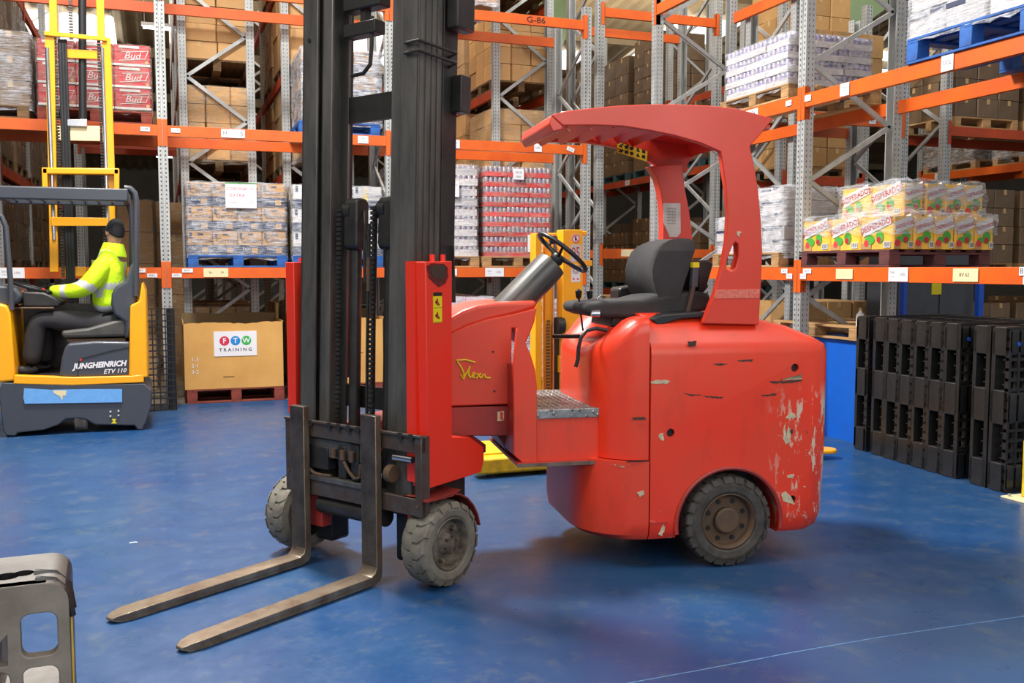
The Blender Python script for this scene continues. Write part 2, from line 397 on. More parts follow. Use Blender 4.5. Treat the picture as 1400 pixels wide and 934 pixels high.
# ------------------------------------------------------------------ racks
_up = {}
def upright(h, parent, x, y, flip):
    if h not in _up:
        p = [(0,0),(.040,0),(.045,.014),(.065,.014),(.070,0),(.11,0),(.11,.1),(.098,.1),(.098,.012),(.012,.012),(.012,.1),(0,.1)]
        mb = MB(); n = len(p)
        for i in range(n):
            j = (i+1) % n; mb.mi = 0 if i in (0, 4) else (1 if i in (5, 11) else 2)
            mb.add([(p[i][0], p[i][1], 0), (p[j][0], p[j][1], 0), (p[j][0], p[j][1], h), (p[i][0], p[i][1], h)], [(0, 1, 2, 3)])
        mb.mi = 2; mb.add([(a, b, h) for a, b in p], [tuple(range(n))])
        mb.box(-.01, .12, -.02, .12, 0, .008)
        o = mb.build('upright', [M['galv_f'], M['galv_s'], M['galv']], parent); _up[h] = o
    else: o = _up[h].copy(); C.objects.link(o); o.parent = parent
    o.location = (x+.11 if flip else x, y, 0); o.rotation_euler = (0, 0, PI if flip else 0); return o
def rack(label, loc, rz, xs, depth, H, levels, col='orange', frames=None, bays=None, hb=.125):
    R = thing('pallet_rack', label, 'pallet rack', loc, rz); R['depth'] = depth
    beams = {}
    for i, x in enumerate(xs):
        if frames is not None and i not in frames: continue
        h = H[i] if isinstance(H, (list, tuple)) else H
        upright(h, R, x, 0, False); upright(h, R, x, depth, True)
        mb = MB(); z = .25; s = 1
        while z+.55 < h:
            a, b = (.1, depth-.1) if s > 0 else (depth-.1, .1)
            mb.bar((x+.055, a, z), (x+.055, b, z+.55), .045, .03, up=(1, 0, 0)); z += .55; s = -s
        mb.build('bracing', M['galv'], R)
    for i in range(len(xs)-1):
        if bays is not None and i not in bays: continue
        for k, lv in enumerate(levels):
            if lv is None: continue
            for side in (0, 1):
                L = xs[i+1]-xs[i]-.11; mb = MB(); hh = hb
                if side == 0:
                    mb.box(0, L, .0, .05, -hh, 0)
                    for xx in ((-.052, 0), (L, L+.052)): mb.box(xx[0], xx[1], -.005, 0, -.24, .07)
                    for xx in ((-.004, 0), (L, L+.004)): mb.box(xx[0], xx[1], -.005, .06, -.24, .07)
                    b = mb.build('beam', M[col], R, (xs[i]+.11, 0, lv), bevel=.004 if loc[1] < 12 else 0)
                else:
                    mb.box(0, L, -.05, 0, -hh, 0); b = mb.build('beam', M[col], R, (xs[i]+.11, depth, lv))
                beams[(i, k, side)] = b
    return R, beams
TXT = [M['ink'], M['inkblack'], M['inkred']]
# left rack (across the back)
LX = [-2.72, -.02, 2.66, 5.36]
R1, B1 = rack('orange and grey pallet rack across the back, behind the black forks mast', (0, 11.85, 0), 0, LX, 1.1,
              [5.6, 6.2, 6.2, 5.10], [1.63, 3.27, 4.92])
# right rack (running towards the camera)
RXS = [7.50-10.40, 0, 2.85]          # local x runs towards the camera
R2, B2 = rack('orange and grey pallet rack on the right, above the black plastic pallets', (5.683, 7.66, 0), -PI/2, RXS, 1.14,
              [6.4, 6.4, 6.4], [1.63, 3.25, 4.80])
def lab(B, i, k, x, lines, w=.12, h=.085, m='white', dz=-.06, name='label', tilt=0, side=0, y=-.007):
    return plate(name, B[(i, k, side)], x, dz, w, h, M[m], lines, mats2=TXT, tilt=tilt, y=y)
# left rack labels
def loads(B, i, k, x): lab(B, i, k, x, [('SWL', .028, -.07, .012, 1), ('1000 kg', .014, -.07, -.02, 1), ('UDL', .034, .06, 0, 1)], .26, .115)
lab(B1, 1, 0, .18, [('B09↑', .03, 0, 0, 1)], .12, .045, dz=-.035); lab(B1, 1, 0, .06, [('A09↓', .03, 0, 0, 1)], .11, .045, dz=-.092)
lab(B1, 0, 0, 2.36, [('B08↑', .03, 0, 0, 1)], .12, .045, dz=-.035); lab(B1, 0, 0, 2.49, [('A08↓', .03, 0, 0, 1)], .11, .045, dz=-.092)
lab(B1, 1, 0, .50, [('Bu', .035, -.06, 0, 2), ('39', .035, .07, 0, 2)], .28, .105, 'cream')
loads(B1, 1, 0, 1.62); loads(B1, 0, 0, 1.03); loads(B1, 2, 0, 1.32)
lab(B1, 2, 0, .76, [('9', .07, .0, 0, 1)], .09, .09); 
lab(B1, 1, 1, .09, [('C09', .035, 0, 0, 1)], .10, .05, dz=-.055); lab(B1, 0, 1, 2.46, [('C08', .035, 0, 0, 1)], .10, .05, dz=-.055)
lab(B1, 1, 1, .73, [('H', .07, -.09, 0, 1), ('5', .07, .1, 0, 1)], .27, .095); lab(B1, 1, 1, .75, [('SWL', .03, 0, .01, 1)], .13, .10, y=-.0105)
lab(B1, 1, 1, 2.28, [('SWL', .03, 0, .012, 1), ('1000 kg', .014, 0, -.02, 1)], .13, .09)
lab(B1, 2, 1, .79, [('SWL', .03, 0, .012, 1), ('1000 kg', .016, 0, -.02, 1)], .12, .105); lab(B1, 2, 1, 1.93, [('UDL', .035, 0, 0, 1)], .11, .105)
lab(B1, 2, 1, 2.40, [('C12', .04, 0, 0, 1)], .11, .055, tilt=-.35)
mb = MB(); letters(mb, 'G-86', .11, lambda a, b: (1.9+a, -.006, -.062+b), sx=1.2); mb.build('lettering', M['inkblack'], B1[(2, 2, 0)], fixn=False)
# right rack labels (bay 1 is in front, right; bay 0 further left)
lab(B2, 1, 0, .10, [('B15↑', .03, 0, 0, 1)], .12, .045, dz=-.035); lab(B2, 1, 0, .04, [('A15', .03, 0, 0, 1)], .09, .05, dz=-.085)
lab(B2, 0, 0, 2.65, [('B14', .03, 0, 0, 1)], .10, .045, dz=-.035); lab(B2, 0, 0, 2.73, [('A14', .03, 0, 0, 1)], .09, .05, dz=-.085)
lab(B2, 1, 0, .62, [('BV41', .035, 0, 0, 0)], .22, .09, 'cream'); lab(B2, 1, 0, 1.28, [('SWL', .03, -.06, .015, 1), ('1000 kg', .014, -.06, -.02, 1), ('UDL', .036, .055, 0, 1)], .22, .115)
lab(B2, 1, 0, 1.98, [('BV 62', .04, -.01, 0, 2)], .24, .10, 'cream')
lab(B2, 1, 0, 2.51, [('B16', .055, 0, 0, 1)], .10, .06, dz=-.03); lab(B2, 1, 0, 2.53, [('A', .055, 0, 0, 1)], .07, .055, dz=-.095)
lab(B2, 1, 1, .05, [('C15', .04, 0, 0, 1)], .09, .055, dz=-.05); lab(B2, 0, 1, 2.66, [('C14', .04, 0, 0, 1)], .09, .05, dz=-.05)
lab(B2, 1, 1, .56, [('SWL', .03, 0, .015, 1), ('1000 kg', .015, 0, -.02, 1)], .12, .11); lab(B2, 1, 1, 1.73, [('UDL', .045, 0, 0, 1)], .12, .125)
lab(B2, 0, 1, 2.05, [('86', .07, .03, 0, 1)], .22, .09)
# background racks
FR = []
LV = [1.6, 2.9, 4.2, 5.5]
FR.append(rack('rack end behind the brown beer pallet, left one of the close pair', (1.2, 13.15, 0), PI/2, [0, 2.8, 5.6, 8.4], .95, 7, LV, 'orange_dk'))
FR.append(rack('rack end behind the forks mast, right one of the close pair', (2.5, 13.15, 0), PI/2, [0, 2.8, 5.6, 8.4], .95, 7, LV, 'orange_dk'))
FR.append(rack('rack running away behind the red and white drink trays', (5.46, 13.15, 0), PI/2, [0, 2.8, 5.6, 8.4], .93, 7, LV, 'orange_dk'))
FR.append(rack('rack running away at the far left, behind the yellow mast', (-1.83, 13.15, 0), PI/2, [0, 2.8, 5.6, 8.4], .95, 7, LV, 'orange_dk'))
R5, B5 = rack('short rack seen through the red overhead guard', (5.72, 12.3, 0), 0, [0.05, 1.95], 1.1, [7, 7], [1.9, None, 5.25])
lab(B5, 0, 0, .42, [('BU 57', .05, 0, 0, 0)], .28, .10, 'cream')
R6, B6 = rack('short rack joined behind the right-hand rack', (6.95, 9.3, 0), 0, [-.1, 1.45], 1.0, 4.8, [None, 3.43])
lab(B6, 0, 1, .12, [('86', .05, 0, 0, 1)], .12, .08); lab(B6, 0, 1, 1.0, [('87', .05, 0, 0, 1)], .10, .08)
R8, B8 = rack('long far rack with teal pallets seen past the red pillars', (8.85, 24.3, 0), -PI/2, [0, 2.8, 5.6, 8.4, 11.2], .95, 6.6, [1.2, 3.4, 4.65], 'orange_dk')
lab(B8, 2, 1, 1.2, [('C24', .07, 0, 0, 1)], .2, .10); lab(B8, 2, 2, 1.6, [('D24', .07, 0, 0, 1)], .2, .10)
R7, B7 = rack('far right rack with numbered beams above the yellow drink cases', (12.66, 13.6, 0), -PI/2, [0, 2.8, 5.6], 1.1, 6.2, [1.62, 3.27, 4.85])
lab(B7, 0, 1, .45, [('G130', .075, 0, 0, 1)], .26, .11); lab(B7, 0, 1, 2.3, [('G131', .075, 0, 0, 1)], .26, .11)
R9, B9 = rack('rack behind the cabinets at the far right', (9.75, 10.0, 0), 0, [0, 2.65], 1.0, 6.0, [1.55, 3.5, 4.9], 'orange_dk')
# ------------------------------------------------------------------ pallets and loads
def pallet(label, loc, rz, m='wood', L=1.2, W=1.0, simple=False, H=.145, cat='pallet', group=None):
    m = M[m]
    def boards(mb, z0, z1, n, w):
        for k in range(n):
            y = (W-w)*k/(n-1); mb.box(0, L, y, y+w, z0, z1)
    if simple:
        mb = MB(); mb.box(0, L, 0, W, H-.022, H)
        for x in (0, L/2-.07, L-.1):
            for y in (0, W/2-.05, W-.1): mb.box(x, x+.1+(.04 if x == L/2-.07 else 0), y, y+.1, .02, H-.022)
        boards(mb, 0, .02, 3, .1); o = mb.build('pallet', m, None, loc, rz); return tag(o, label, cat, group)
    T = thing('pallet', label, cat, loc, rz, group)
    mb = MB(); boards(mb, H-.02, H, 7, .105)
    for x in (0, L/2-.06, L-.12): mb.box(x, x+.12, 0, W, H-.042, H-.0205)
    mb.build('deck', m, T, bevel=.003, seg=1)
    bk = MB().box(-.06, .06, -.06, .06, .02, H-.042).build('block', m, T, bevel=.003, seg=1)
    first = True
    for x in (.06, L/2, L-.06):
        for y in (.06, W/2, W-.06):
            o = bk if first else bk.copy()
            if not first: C.objects.link(o); o.parent = T
            o.location = (x, y, 0); first = False
    mb = MB(); boards(mb, 0, .0195, 3, .12); mb.build('skid', m, T, bevel=.003, seg=1)
    return T
_cart = {}
def carton_mesh(key, w, d, h, deco=None):
    if key in _cart: return _cart[key]
    mb = MB(); e = .004
    mb.prism(rrect(e, w-e, e, d-e, .012, 1), lambda a, b, dd: (a, b, dd), e, h-e)
    mats = deco(mb, w, d, h) if deco else [M['card']]
    o = mb.build('carton', mats, None, fixn=True); _cart[key] = o.data; bpy.data.objects.remove(o); return _cart[key]
def tapes(c='card', tp='tape'):
    def f(mb, w, d, h):
        mb.mi = 1; c_ = .025
        mb.box(w/2-c_, w/2+c_, .002, .0035, h*.72, h-.004); mb.box(w/2-c_, w/2+c_, .0035, d-.0035, h-.0042, h-.003)
        mb.box(.002, .0035, d/2-c_, d/2+c_, h*.7, h-.004); mb.mi = 0
        return [M[c], M[tp]]
    return f
def load(label, loc, rz, nx, ny, nz, size, key, deco, wrap=None, jit=.006, name='wrapped_load', cat='pallet load', group=None, part='carton', missing=(), tops=None, rotj=.6):
    T = thing(name, label, cat, loc, rz, group)
    w, d, h = size; me = carton_mesh(key, w, d, h, deco); rr = random.Random(hash(label) % 1000 if False else len(label)*13+int(abs(loc[0])*10))
    for k in range(nz):
        for i in range(nx):
            for j in range(ny):
                if 0 < i < nx-1 and 0 < j < ny-1 and 0 < k < nz-1: continue
                if (i, j, k) in missing: continue
                o = bpy.data.objects.new(part, me); C.objects.link(o); o.parent = T
                o.location = (i*w+rr.uniform(-jit, jit), j*d+rr.uniform(-jit, jit), k*h)
                o.rotation_euler = (0, 0, math.radians(rr.uniform(-rotj, rotj)))
    if wrap:
        wrapmesh(nx*w, ny*d, nz*h, wrap, T, skirt=.05)
    return T
def wrapmesh(W, D, H, m, parent, skirt=.05, off=.014, seed=None, amp=.014, step=.085):
    rr = random.Random(seed or int(W*100+H*37)); mb = MB()
    from mathutils import noise as nz_
    def P(x, y, z, n):
        q = nz_.noise(Vector((x*5+seed_*1.7, y*5, z*9)))*.7+nz_.noise(Vector((x*14, y*14+seed_, z*26)))*.5
        return Vector((x, y, z))+Vector(n)*(off+amp*q)
    seed_ = rr.uniform(0, 50)
    # perimeter sheet
    per = []
    nx = max(3, int(W/step)); nd = max(3, int(D/step)); s = .7071
    for i in range(nx+1): per.append((W*i/nx, 0, (0,-1,0) if 0 < i < nx else ((-s if i == 0 else s), -s, 0)))
    for i in range(1, nd+1): per.append((W, D*i/nd, (1,0,0) if i < nd else (s, s, 0)))
    for i in range(nx-1, -1, -1): per.append((W*i/nx, D, (0,1,0) if i > 0 else (-s, s, 0)))
    for i in range(nd-1, 0, -1): per.append((0, D*i/nd, (-1,0,0)))
    nh = max(3, int((H+skirt)/(step*.7))); R = []
    for k in range(nh+1):
        z = -skirt+(H+skirt)*k/nh; sag = rr.uniform(-.01, .01) if k == 0 else 0
        R.append([P(x, y, z+(rr.uniform(-.02, .02) if k == 0 else 0), n) for x, y, n in per])
    # roll over the top edge
    top = []
    for x, y, n in per:
        cx, cy = W/2, D/2; top.append(Vector((x+(cx-x)*.10, y+(cy-y)*.10, H+off+amp*nz_.noise(Vector((x*9, y*9, seed_))))))
    R.append(top)
    mb.rings(R, cap=False)
    return mb.build('stretch_film', M[m], parent, fixn=False, ang=180)
def fmap(side, w, d):
    return {'F': (lambda a, b, o: (a, -o, b)), 'R': (lambda a, b, o: (w+o, a, b)), 'L': (lambda a, b, o: (-o, d-a, b))}[side]
def patch(mb, f, a0, a1, b0, b1, o=.002, mi=0):
    mb.mi = mi; mb.prism([(a0,b0),(a1,b0),(a1,b1),(a0,b1)], f, 0, o)
def blob(mb, f, a, b, r, o=.003, mi=0, n=10, sy=1):
    mb.mi = mi; mb.prism([(a+r*math.cos(2*PI*k/n), b+r*sy*math.sin(2*PI*k/n)) for k in range(n)], f, 0, o)
M['green_ink'] = mat('green_print', (72, 160, 60), .5, var=.05); M['yel_ink'] = mat('yellow_print', (240, 205, 40), .5, var=.05)
M['dyel'] = mat('bright_yellow_board', (240, 200, 60), .5, c2=(232, 170, 70), scale=8, vr=True)
M['ored'] = mat('dark_red_print', (178, 34, 44), .5, var=.05)
def deco_corona(mb, w, d, h):
    for s, L in (('F', w), ('L', d)):
        f = fmap(s, w, d); patch(mb, f, .004, L-.004, .012, h*.42, .0015, 1)
        mb.mi = 1; letters(mb, 'Corona', .078, lambda a, b: f(L*.55+a, h*.62+b, .002)); patch(mb, f, .02, .05, h*.7, h*.93, .002, 1)
        mb.mi = 2; letters(mb, 'Extra', .045, lambda a, b: f(L*.35+a, h*.28+b, .0035)); patch(mb, f, L*.55, L*.8, h*.1, h*.32, .003, 3)
        patch(mb, f, L*.4, L*.62, h*.84, h*.9, .002, 1)
    mb.mi = 0
    return [M['card'], M['navy'], M['cwhite'], M['card']]
def deco_white(mb, w, d, h):
    for s, L in (('F', w), ('L', d)):
        f = fmap(s, w, d); patch(mb, f, .004, L-.004, .01, h*.40, .0015, 1); patch(mb, f, .03, .06, h*.7, h*.95, .002, 1)
        mb.mi = 1; letters(mb, 'Corona', .06, lambda a, b: f(L*.70+a, h*.62+b, .002))
        patch(mb, f, L*.32, L*.50, h*.06, h*.66, .003, 2); patch(mb, f, L*.37, L*.45, h*.66, h*.95, .003, 2); blob(mb, f, L*.41, h*.30, .03, .0045, 0)
    mb.mi = 0
    return [M['cwhite'], M['navy'], M['yel_ink']]
def deco_bud(mb, w, d, h):
    for s, L in (('F', w), ('R', d)):
        f = fmap(s, w, d); patch(mb, f, .004, L-.004, .004, h*.12, .0015, 1); patch(mb, f, L*.15, L*.7, h*.83, h*.94, .002, 1)
        mb.mi = 1; letters(mb, 'Bud', .11, lambda a, b: f(L*.5+a, h*.48+b, .002), shear=.3)
        for (a0, b0, a1, b1) in ((L*.15, h*.25, L*.85, h*.38), (L*.85, h*.38, L*.95, h*.75), (L*.95, h*.75, L*.22, h*.66)):
            n = Vector((-(b1-b0), a1-a0)).normalized()*.003
            mb.prism([(a0-n.x, b0-n.y), (a1-n.x, b1-n.y), (a1+n.x, b1+n.y), (a0+n.x, b0+n.y)], f, 0, .002)
        blob(mb, f, L*.9, h*.2, .02, .003, 2)
    mb.mi = 0
    return [M['cred'], M['cwhite'], M['tape']]
def deco_desp(mb, w, d, h):
    for s, L in (('F', w), ('R', d), ('L', d)):
        f = fmap(s, w, d); k = min(1, L/.4); 
        patch(mb, f, .01, L*.35, h*.02, h*.2, .0012, 5)
        blob(mb, f, L*.30, h*.30, .05*k+.01, .002, 2, sy=.7); blob(mb, f, L*.60, h*.38, .045, .0025, 2, sy=1.2); blob(mb, f, L*.58, h*.30, .026, .004, 1); blob(mb, f, L*.2, h*.2, .03, .003, 3)
        tl = .35
        q = [(-.46*L, -.05), (.44*L, -.03), (.46*L, .055), (-.44*L, .045)]
        rt = lambda a, b: (L*.5+a*math.cos(tl)-b*math.sin(tl), h*.72+a*math.sin(tl)*.7+b)
        mb.mi = 4; mb.prism([rt(*p) for p in q], f, 0, .003)
        mb.mi = 1; letters(mb, 'DESPERADOS', .062*k+.006, lambda a, b: f(*rt(a, b), .0045), bold=.0015, sx=1.0 if k == 1 else .8)
        patch(mb, f, L*.72, L*.93, h*.06, h*.24, .004, 4)
        for i in range(5): patch(mb, f, L*(.75+.035*i), L*(.765+.035*i), h*.09, h*.22, .005, 6)
    mb.mi = 0
    return [M['dyel'], M['ored'], M['green_ink'], M['tray_red'], M['cwhite'], M['card'], M['inkblack']]
def deco_tray(c, canm='can'):
    def f(mb, w, d, h):
        # replace the plain box by an open tray with cans
        mb.v.clear(); mb.f.clear(); mb.m.clear(); mb.mi = 0
        mb.box(.002, w-.002, .002, d-.002, .002, .088 if c == 'tray_white' else .062)
        cc_ = 'tray_white' if c == 'tray_whitelow' else c
        nx, ny = int(round(w/.068)), int(round(d/.068)); mb.mi = 1
        for i in range(nx):
            for j in range(ny):
                if 0 < i < nx-1 and 0 < j < ny-1: continue
                x = (i+.5)*w/nx; y = (j+.5)*d/ny; mb.lathe((x, y, .045), (0, 0, 1), [(0, .031), (h-.058, .031), (h-.047, .026)], n=10)
        mb.mi = 0
        return [M[cc_], M[canm]]
    return f
def wtray(mb, w, d, h):
    mb.mi = 1
    for s, L in (('F', w), ('L', d)):
        f = fmap(s, w, d); patch(mb, f, .01, L*.5, h*.72, h*.9, .002, 1); patch(mb, f, L*.6, L*.95, h*.78, h*.97, .002, 1)
    mb.mi = 0; return [M['tray_white'], M['navy']]
PT = .145
# ---------------- left rack, middle beam level (z 1.63)
z = 1.632
pallet('blue painted pallet on the left rack under the brown beer cartons', (.28, 11.9, z), 0, 'pal_blue', 1.15, 1.0)
Lc = load('film-wrapped brown and navy beer cartons on the blue pallet above the logo-signed open box', (.28, 11.93, z+PT), 0, 4, 3, 3, (.2875, .32, .289), 'corona', deco_corona, 'film', jit=.003)
tag(plate('price_sign', None, 0, 0, .36, .30, M['white'], [('CORONA', .055, -.05, .075, 3), ('EXTRA', .055, -.04, .0, 3), ('36 CASES', .024, -.1, -.085, 3), ('17/05', .024, .11, -.085, 3), ('BY', .035, .13, .08, 3)], y=0, mats2=TXT),
    'white paper sign with red writing taped on the brown beer cartons', 'sign').location = (.90, 11.895, 2.49)
tag(MB().box(.72, 1.08, 11.893, 11.897, 2.625, 2.64).build('tape_strip', M['green_ink']), 'green strip along the top of the red-lettered white paper sign', 'tape')
pallet('blue painted pallet on the left rack under the white beer cartons', (1.50, 11.9, z), 0, 'pal_blue', 1.12, 1.0)
load('film-wrapped white, navy and yellow beer cartons seen through the forklift mast', (1.51, 11.93, z+PT), 0, 3, 3, 3, (.37, .32, .289), 'wcorona', deco_white, 'film', jit=.006)
pallet('wooden pallet on the left rack under the white drink trays', (2.80, 11.9, z), 0, 'wood', 1.10, 1.0)
load('film-wrapped stack of white and blue drink trays beside the red trays', (2.80, 11.93, z+PT), 0, 3, 3, 9, (.362, .32, .131), 'wtray', deco_tray('tray_white'), 'film', jit=.012, part='can_tray')
tag(plate('paper_notice', None, 0, 0, .28, .2, M['white'], [('KRONENBOURG', .03, 0, .05, 1), ('24 X 500', .03, 0, .0, 1), ('500 CASES', .03, 0, -.055, 1)], y=0, mats2=TXT), 'white paper notice on the white drink trays beside the mast', 'sign').location = (3.48, 11.88, 2.64)
tag(plate('pallet_ticket', None, 0, 0, .13, .12, M['white'], [('IIII III', .04, 0, .0, 1)], y=0, mats2=TXT), 'small ticket at the top of the white drink trays', 'ticket').location = (3.42, 11.88, 2.83)
pallet('wooden pallet on the left rack under the red drink trays', (3.95, 11.9, z), 0, 'wood', 1.0, 1.0)
load('film-wrapped stack of red can trays with blue cans on the left rack', (3.99, 11.93, z+PT), 0, 3, 3, 9, (.31, .32, .131), 'rtray', deco_tray('tray_red'), 'film_dk', jit=.006, part='can_tray')
tag(plate('paper_notice', None, 0, 0, .30, .23, M['white'], [('EXTRA', .05, 0, .06, 1), ('24 X 440', .04, 0, .0, 1), ('CANS', .045, 0, -.06, 1)], y=0, mats2=TXT), 'white paper notice low on the red can trays behind the steering wheel', 'sign').location = (4.72, 11.88, 1.95)
tag(plate('pallet_ticket', None, 0, 0, .15, .14, M['white'], [('IIII III', .045, 0, .02, 1), ('IIIIIII', .04, 0, -.035, 1)], y=0, mats2=TXT), 'small ticket at the top of the red can trays', 'ticket').location = (4.44, 11.88, 2.86)
# ---------------- left rack, C level
z = 3.272
pallet('red painted pallet under the red cartons at the upper left', (-1.27, 11.9, z), 0, 'pal_red', 1.2, 1.0)
load('film-wrapped red beer cartons on the left rack behind the yellow mast', (-1.26, 11.93, z+PT+.02), 0, 3, 3, 3, (.395, .32, .245), 'bud', deco_bud, 'film_dk', jit=.004)
pallet('dark pallet under the dusty cartons at the upper left edge', (-2.55, 11.9, z), 0, 'wood_dk', 1.2, 1.0)
load('film-wrapped dusty brown cartons at the upper left edge of the photo', (-2.53, 11.93, z+PT), 0, 3, 3, 3, (.40, .32, .27), 'cgrey', tapes('card_dk'), 'film', jit=.01)
pallet('blue pallet on the upper left rack level, seen through the mast', (1.60, 11.9, z), 0, 'pal_blue', 1.0, 1.0)
load('film-wrapped beer cartons on the upper level, seen through the forklift mast', (1.65, 11.93, z+PT), 0, 3, 3, 3, (.325, .33, .30), 'corona', deco_corona, 'film2', jit=.006)
load('pale wrapped stack on the top level above the beam marked G-86', (3.2, 11.95, 5.05), 0, 3, 2, 3, (.33, .4, .25), 'plain', tapes('card'), 'film2')
# ---------------- floor level under the left rack
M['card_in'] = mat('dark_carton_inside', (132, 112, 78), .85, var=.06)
def octabin(label, x0, x1, y0, y1, z0, h, pal, pm, logo=True, marks=True):
    pallet(pal, (x0+.03, y0+.0, 0), 0, pm, x1-x0-.03, y1-y0, H=.17)
    T = thing('cardboard_box', label, 'box', (x0, y0, z0)); w = x1-x0; d = y1-y0; rr = random.Random(int(x0*50))
    mb = MB(); n = 26; t_ = .008
    def wall(P0, P1, amp, base):
        pts = [(0, 0), (1, 0)]; top = []
        for i in range(n+1):
            a = 1-i/n; top.append((a, base+amp*(abs(math.sin(a*5+x0))*.5-.5+rr.uniform(-.15, .15))))
        P0 = Vector(P0); P1 = Vector(P1); nrm = (P1-P0).cross(Vector((0, 0, 1))).normalized()
        mb.prism(pts+top, lambda a, b, dd: tuple(P0.lerp(P1, a)+Vector((0, 0, b))+nrm*dd), 0, -t_)
    wall((0, 0, 0), (w, 0, 0), .045, h-.03); 
    mb.build('front_panel', M['card_gold'], T, fixn=True)
    mb = MB(); wall((0, d, 0), (0, 0, 0), .015, h-.01); wall((w, 0, 0), (w, d, 0), .015, h-.02); mb.build('side_panel', M['card_gold'], T)
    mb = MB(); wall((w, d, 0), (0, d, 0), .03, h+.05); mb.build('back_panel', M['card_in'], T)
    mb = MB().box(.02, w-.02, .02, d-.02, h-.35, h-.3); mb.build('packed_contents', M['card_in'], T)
    return T, w, h
T, w, h = octabin('open golden cardboard box with a three-disc logo sign, on a red pallet', .20, 1.37, 11.93, 12.85, .172, .83, 'red painted pallet on the floor under the logo-signed golden box', 'pal_red')
mb = MB(); mb.mi = 0; sx0, sz0 = .35, .39
mb.box(sx0, sx0+.50, -.006, -.001, sz0, sz0+.30)
for i, (ch, mi) in enumerate((('F', 1), ('T', 2), ('W', 3))):
    cx = sx0+.122+.128*i; f = lambda a, b, o: (a, -.006-o, b)
    blob(mb, f, cx, sz0+.185, .057, .001, mi, 28); mb.mi = 4; letters(mb, ch, .085, lambda a, b: (cx+a, -.0078, sz0+.185+b), bold=.002)
mb.mi = 5; letters(mb, 'T R A I N I N G', .055, lambda a, b: (sx0+.25+a, -.0068, sz0+.075+b), bold=.001, sx=1.05)
M['lred'] = mat('crimson_logo_disc', (200, 36, 70), .5, var=.02); M['lblue'] = mat('blue_logo_disc', (20, 128, 196), .5, var=.02); M['lgreen'] = mat('green_logo_disc', (40, 166, 66), .5, var=.02)
mb.build('logo_sign', [M['white'], M['lred'], M['lblue'], M['lgreen'], M['white'], M['inkblack']], T, fixn=False)['label'] = 'white sign with red, blue and green lettered discs'
mb = MB(); 
for i, s in enumerate(('1-3', '2-1', '3-2')): letters(mb, s, .065, lambda a, b: (.13+a, -.002, .36-.075*i+b))
mb.build('chalk_writing', M['cwhite'], T, fixn=False)
MB().box(.45, .58, -.002, .001, .135, .142).build('hand_slot', M['inkblack'], T)
octabin('second open golden cardboard box behind the left side of the mast', 1.50, 2.62, 11.93, 12.85, .172, .86, 'red painted pallet on the floor under the second golden box', 'pal_red')
mb = MB(); sc = [(1.95+.13*math.sin(i*1.1)+.004*i, .9-.011*i) for i in range(34)]
mb.tube([(a+.15, 11.925, b) for a, b in sc], .004, n=5); tag(mb.build('chalk_scribble', M['cwhite']), 'white scribble chalked on the second golden box', 'writing')
# low loads right of the mast
pallet('wooden pallet on the floor behind the red dash cowl', (2.95, 11.95, 0), 0, 'wood_dk', 1.2, 1.0, True)
load('low film-wrapped pink cartons on the floor, left stack behind the red cowl', (2.98, 11.97, PT), 0, 3, 3, 5, (.38, .32, .22), 'pinkc', lambda mb, w, d, h: [M['pink']], 'film2')
pallet('wooden pallet on the floor left of the yellow stacker mast', (4.15, 11.95, 0), 0, 'wood_dk', 1.1, 1.0, True)
load('low film-wrapped red and white cans on the floor left of the yellow stacker mast', (4.18, 11.97, PT), 0, 3, 3, 7, (.34, .32, .15), 'rtray2', deco_tray('tray_red'), 'film2', part='can_tray')
# ---------------- right rack, rotated: local x runs towards the camera
def R_(x, y): return (5.683+y, 7.66-x)
def rr_(lx, ly, z): a = R_(lx, ly); return (a[0], a[1], z)
pallet('maroon pallet on the right rack under the yellow drink cases', rr_(.07, .0, 1.632), -PI/2, 'pal_maroon', 1.2, 1.1)
load('lower layer of bright yellow drink cases on the maroon pallet', rr_(.09, .02, 1.632+PT), -PI/2, 3, 5, 1, (.40, .22, .285), 'desp', deco_desp, None, jit=.004)
load('upper block of bright yellow drink cases set back on the lower layer', rr_(.36, .24, 1.632+PT+.287), -PI/2, 2, 4, 1, (.40, .22, .285), 'desp', deco_desp, None, jit=.01)
T = thing('stretch_wrap', 'loose clear wrap over the yellow drink cases', 'stretch wrap', rr_(.09, .02, 1.632+PT), -PI/2)
wrapmesh(1.2, 1.1, .17, 'film', T, skirt=0, amp=.035, off=.02, seed=5).location = (0, 0, .14)
wrapmesh(.8, .88, .29, 'film', T, skirt=0, amp=.035, off=.02, seed=8).location = (.27, .22, .30)
pallet('pale wooden pallet on the right rack behind the red guard pillar', rr_(-1.45, .0, 1.632), -PI/2, 'wood', 1.2, 1.1)
load('silvery wrapped stack of white packs behind the red guard pillar', rr_(-.98, .03, 1.632+PT), -PI/2, 2, 3, 5, (.36, .33, .13), 'wpack', wtray, 'film2', jit=.02)
load('lower silvery wrapped packs seen between the two red pillars', rr_(-1.42, .03, 1.632+PT), -PI/2, 1, 3, 3, (.40, .33, .13), 'wpack', wtray, 'film2', jit=.02)
z = 3.252
pallet('worn wooden pallet on the upper right rack under the wrapped blue and white cans', rr_(-1.35, .0, z), -PI/2, 'wood', 1.2, 1.1)
load('film-wrapped white and blue can stack on the upper right rack', rr_(-1.28, .03, z+PT), -PI/2, 3, 3, 4, (.36, .33, .125), 'wtray2', deco_tray('tray_whitelow', 'can_blue'), 'film', jit=.01, part='can_tray')
pallet('bright blue pallet on the upper beam at the top right corner', rr_(1.42, -.02, z), -PI/2, 'pal_blue', 1.2, 1.1, H=.2)
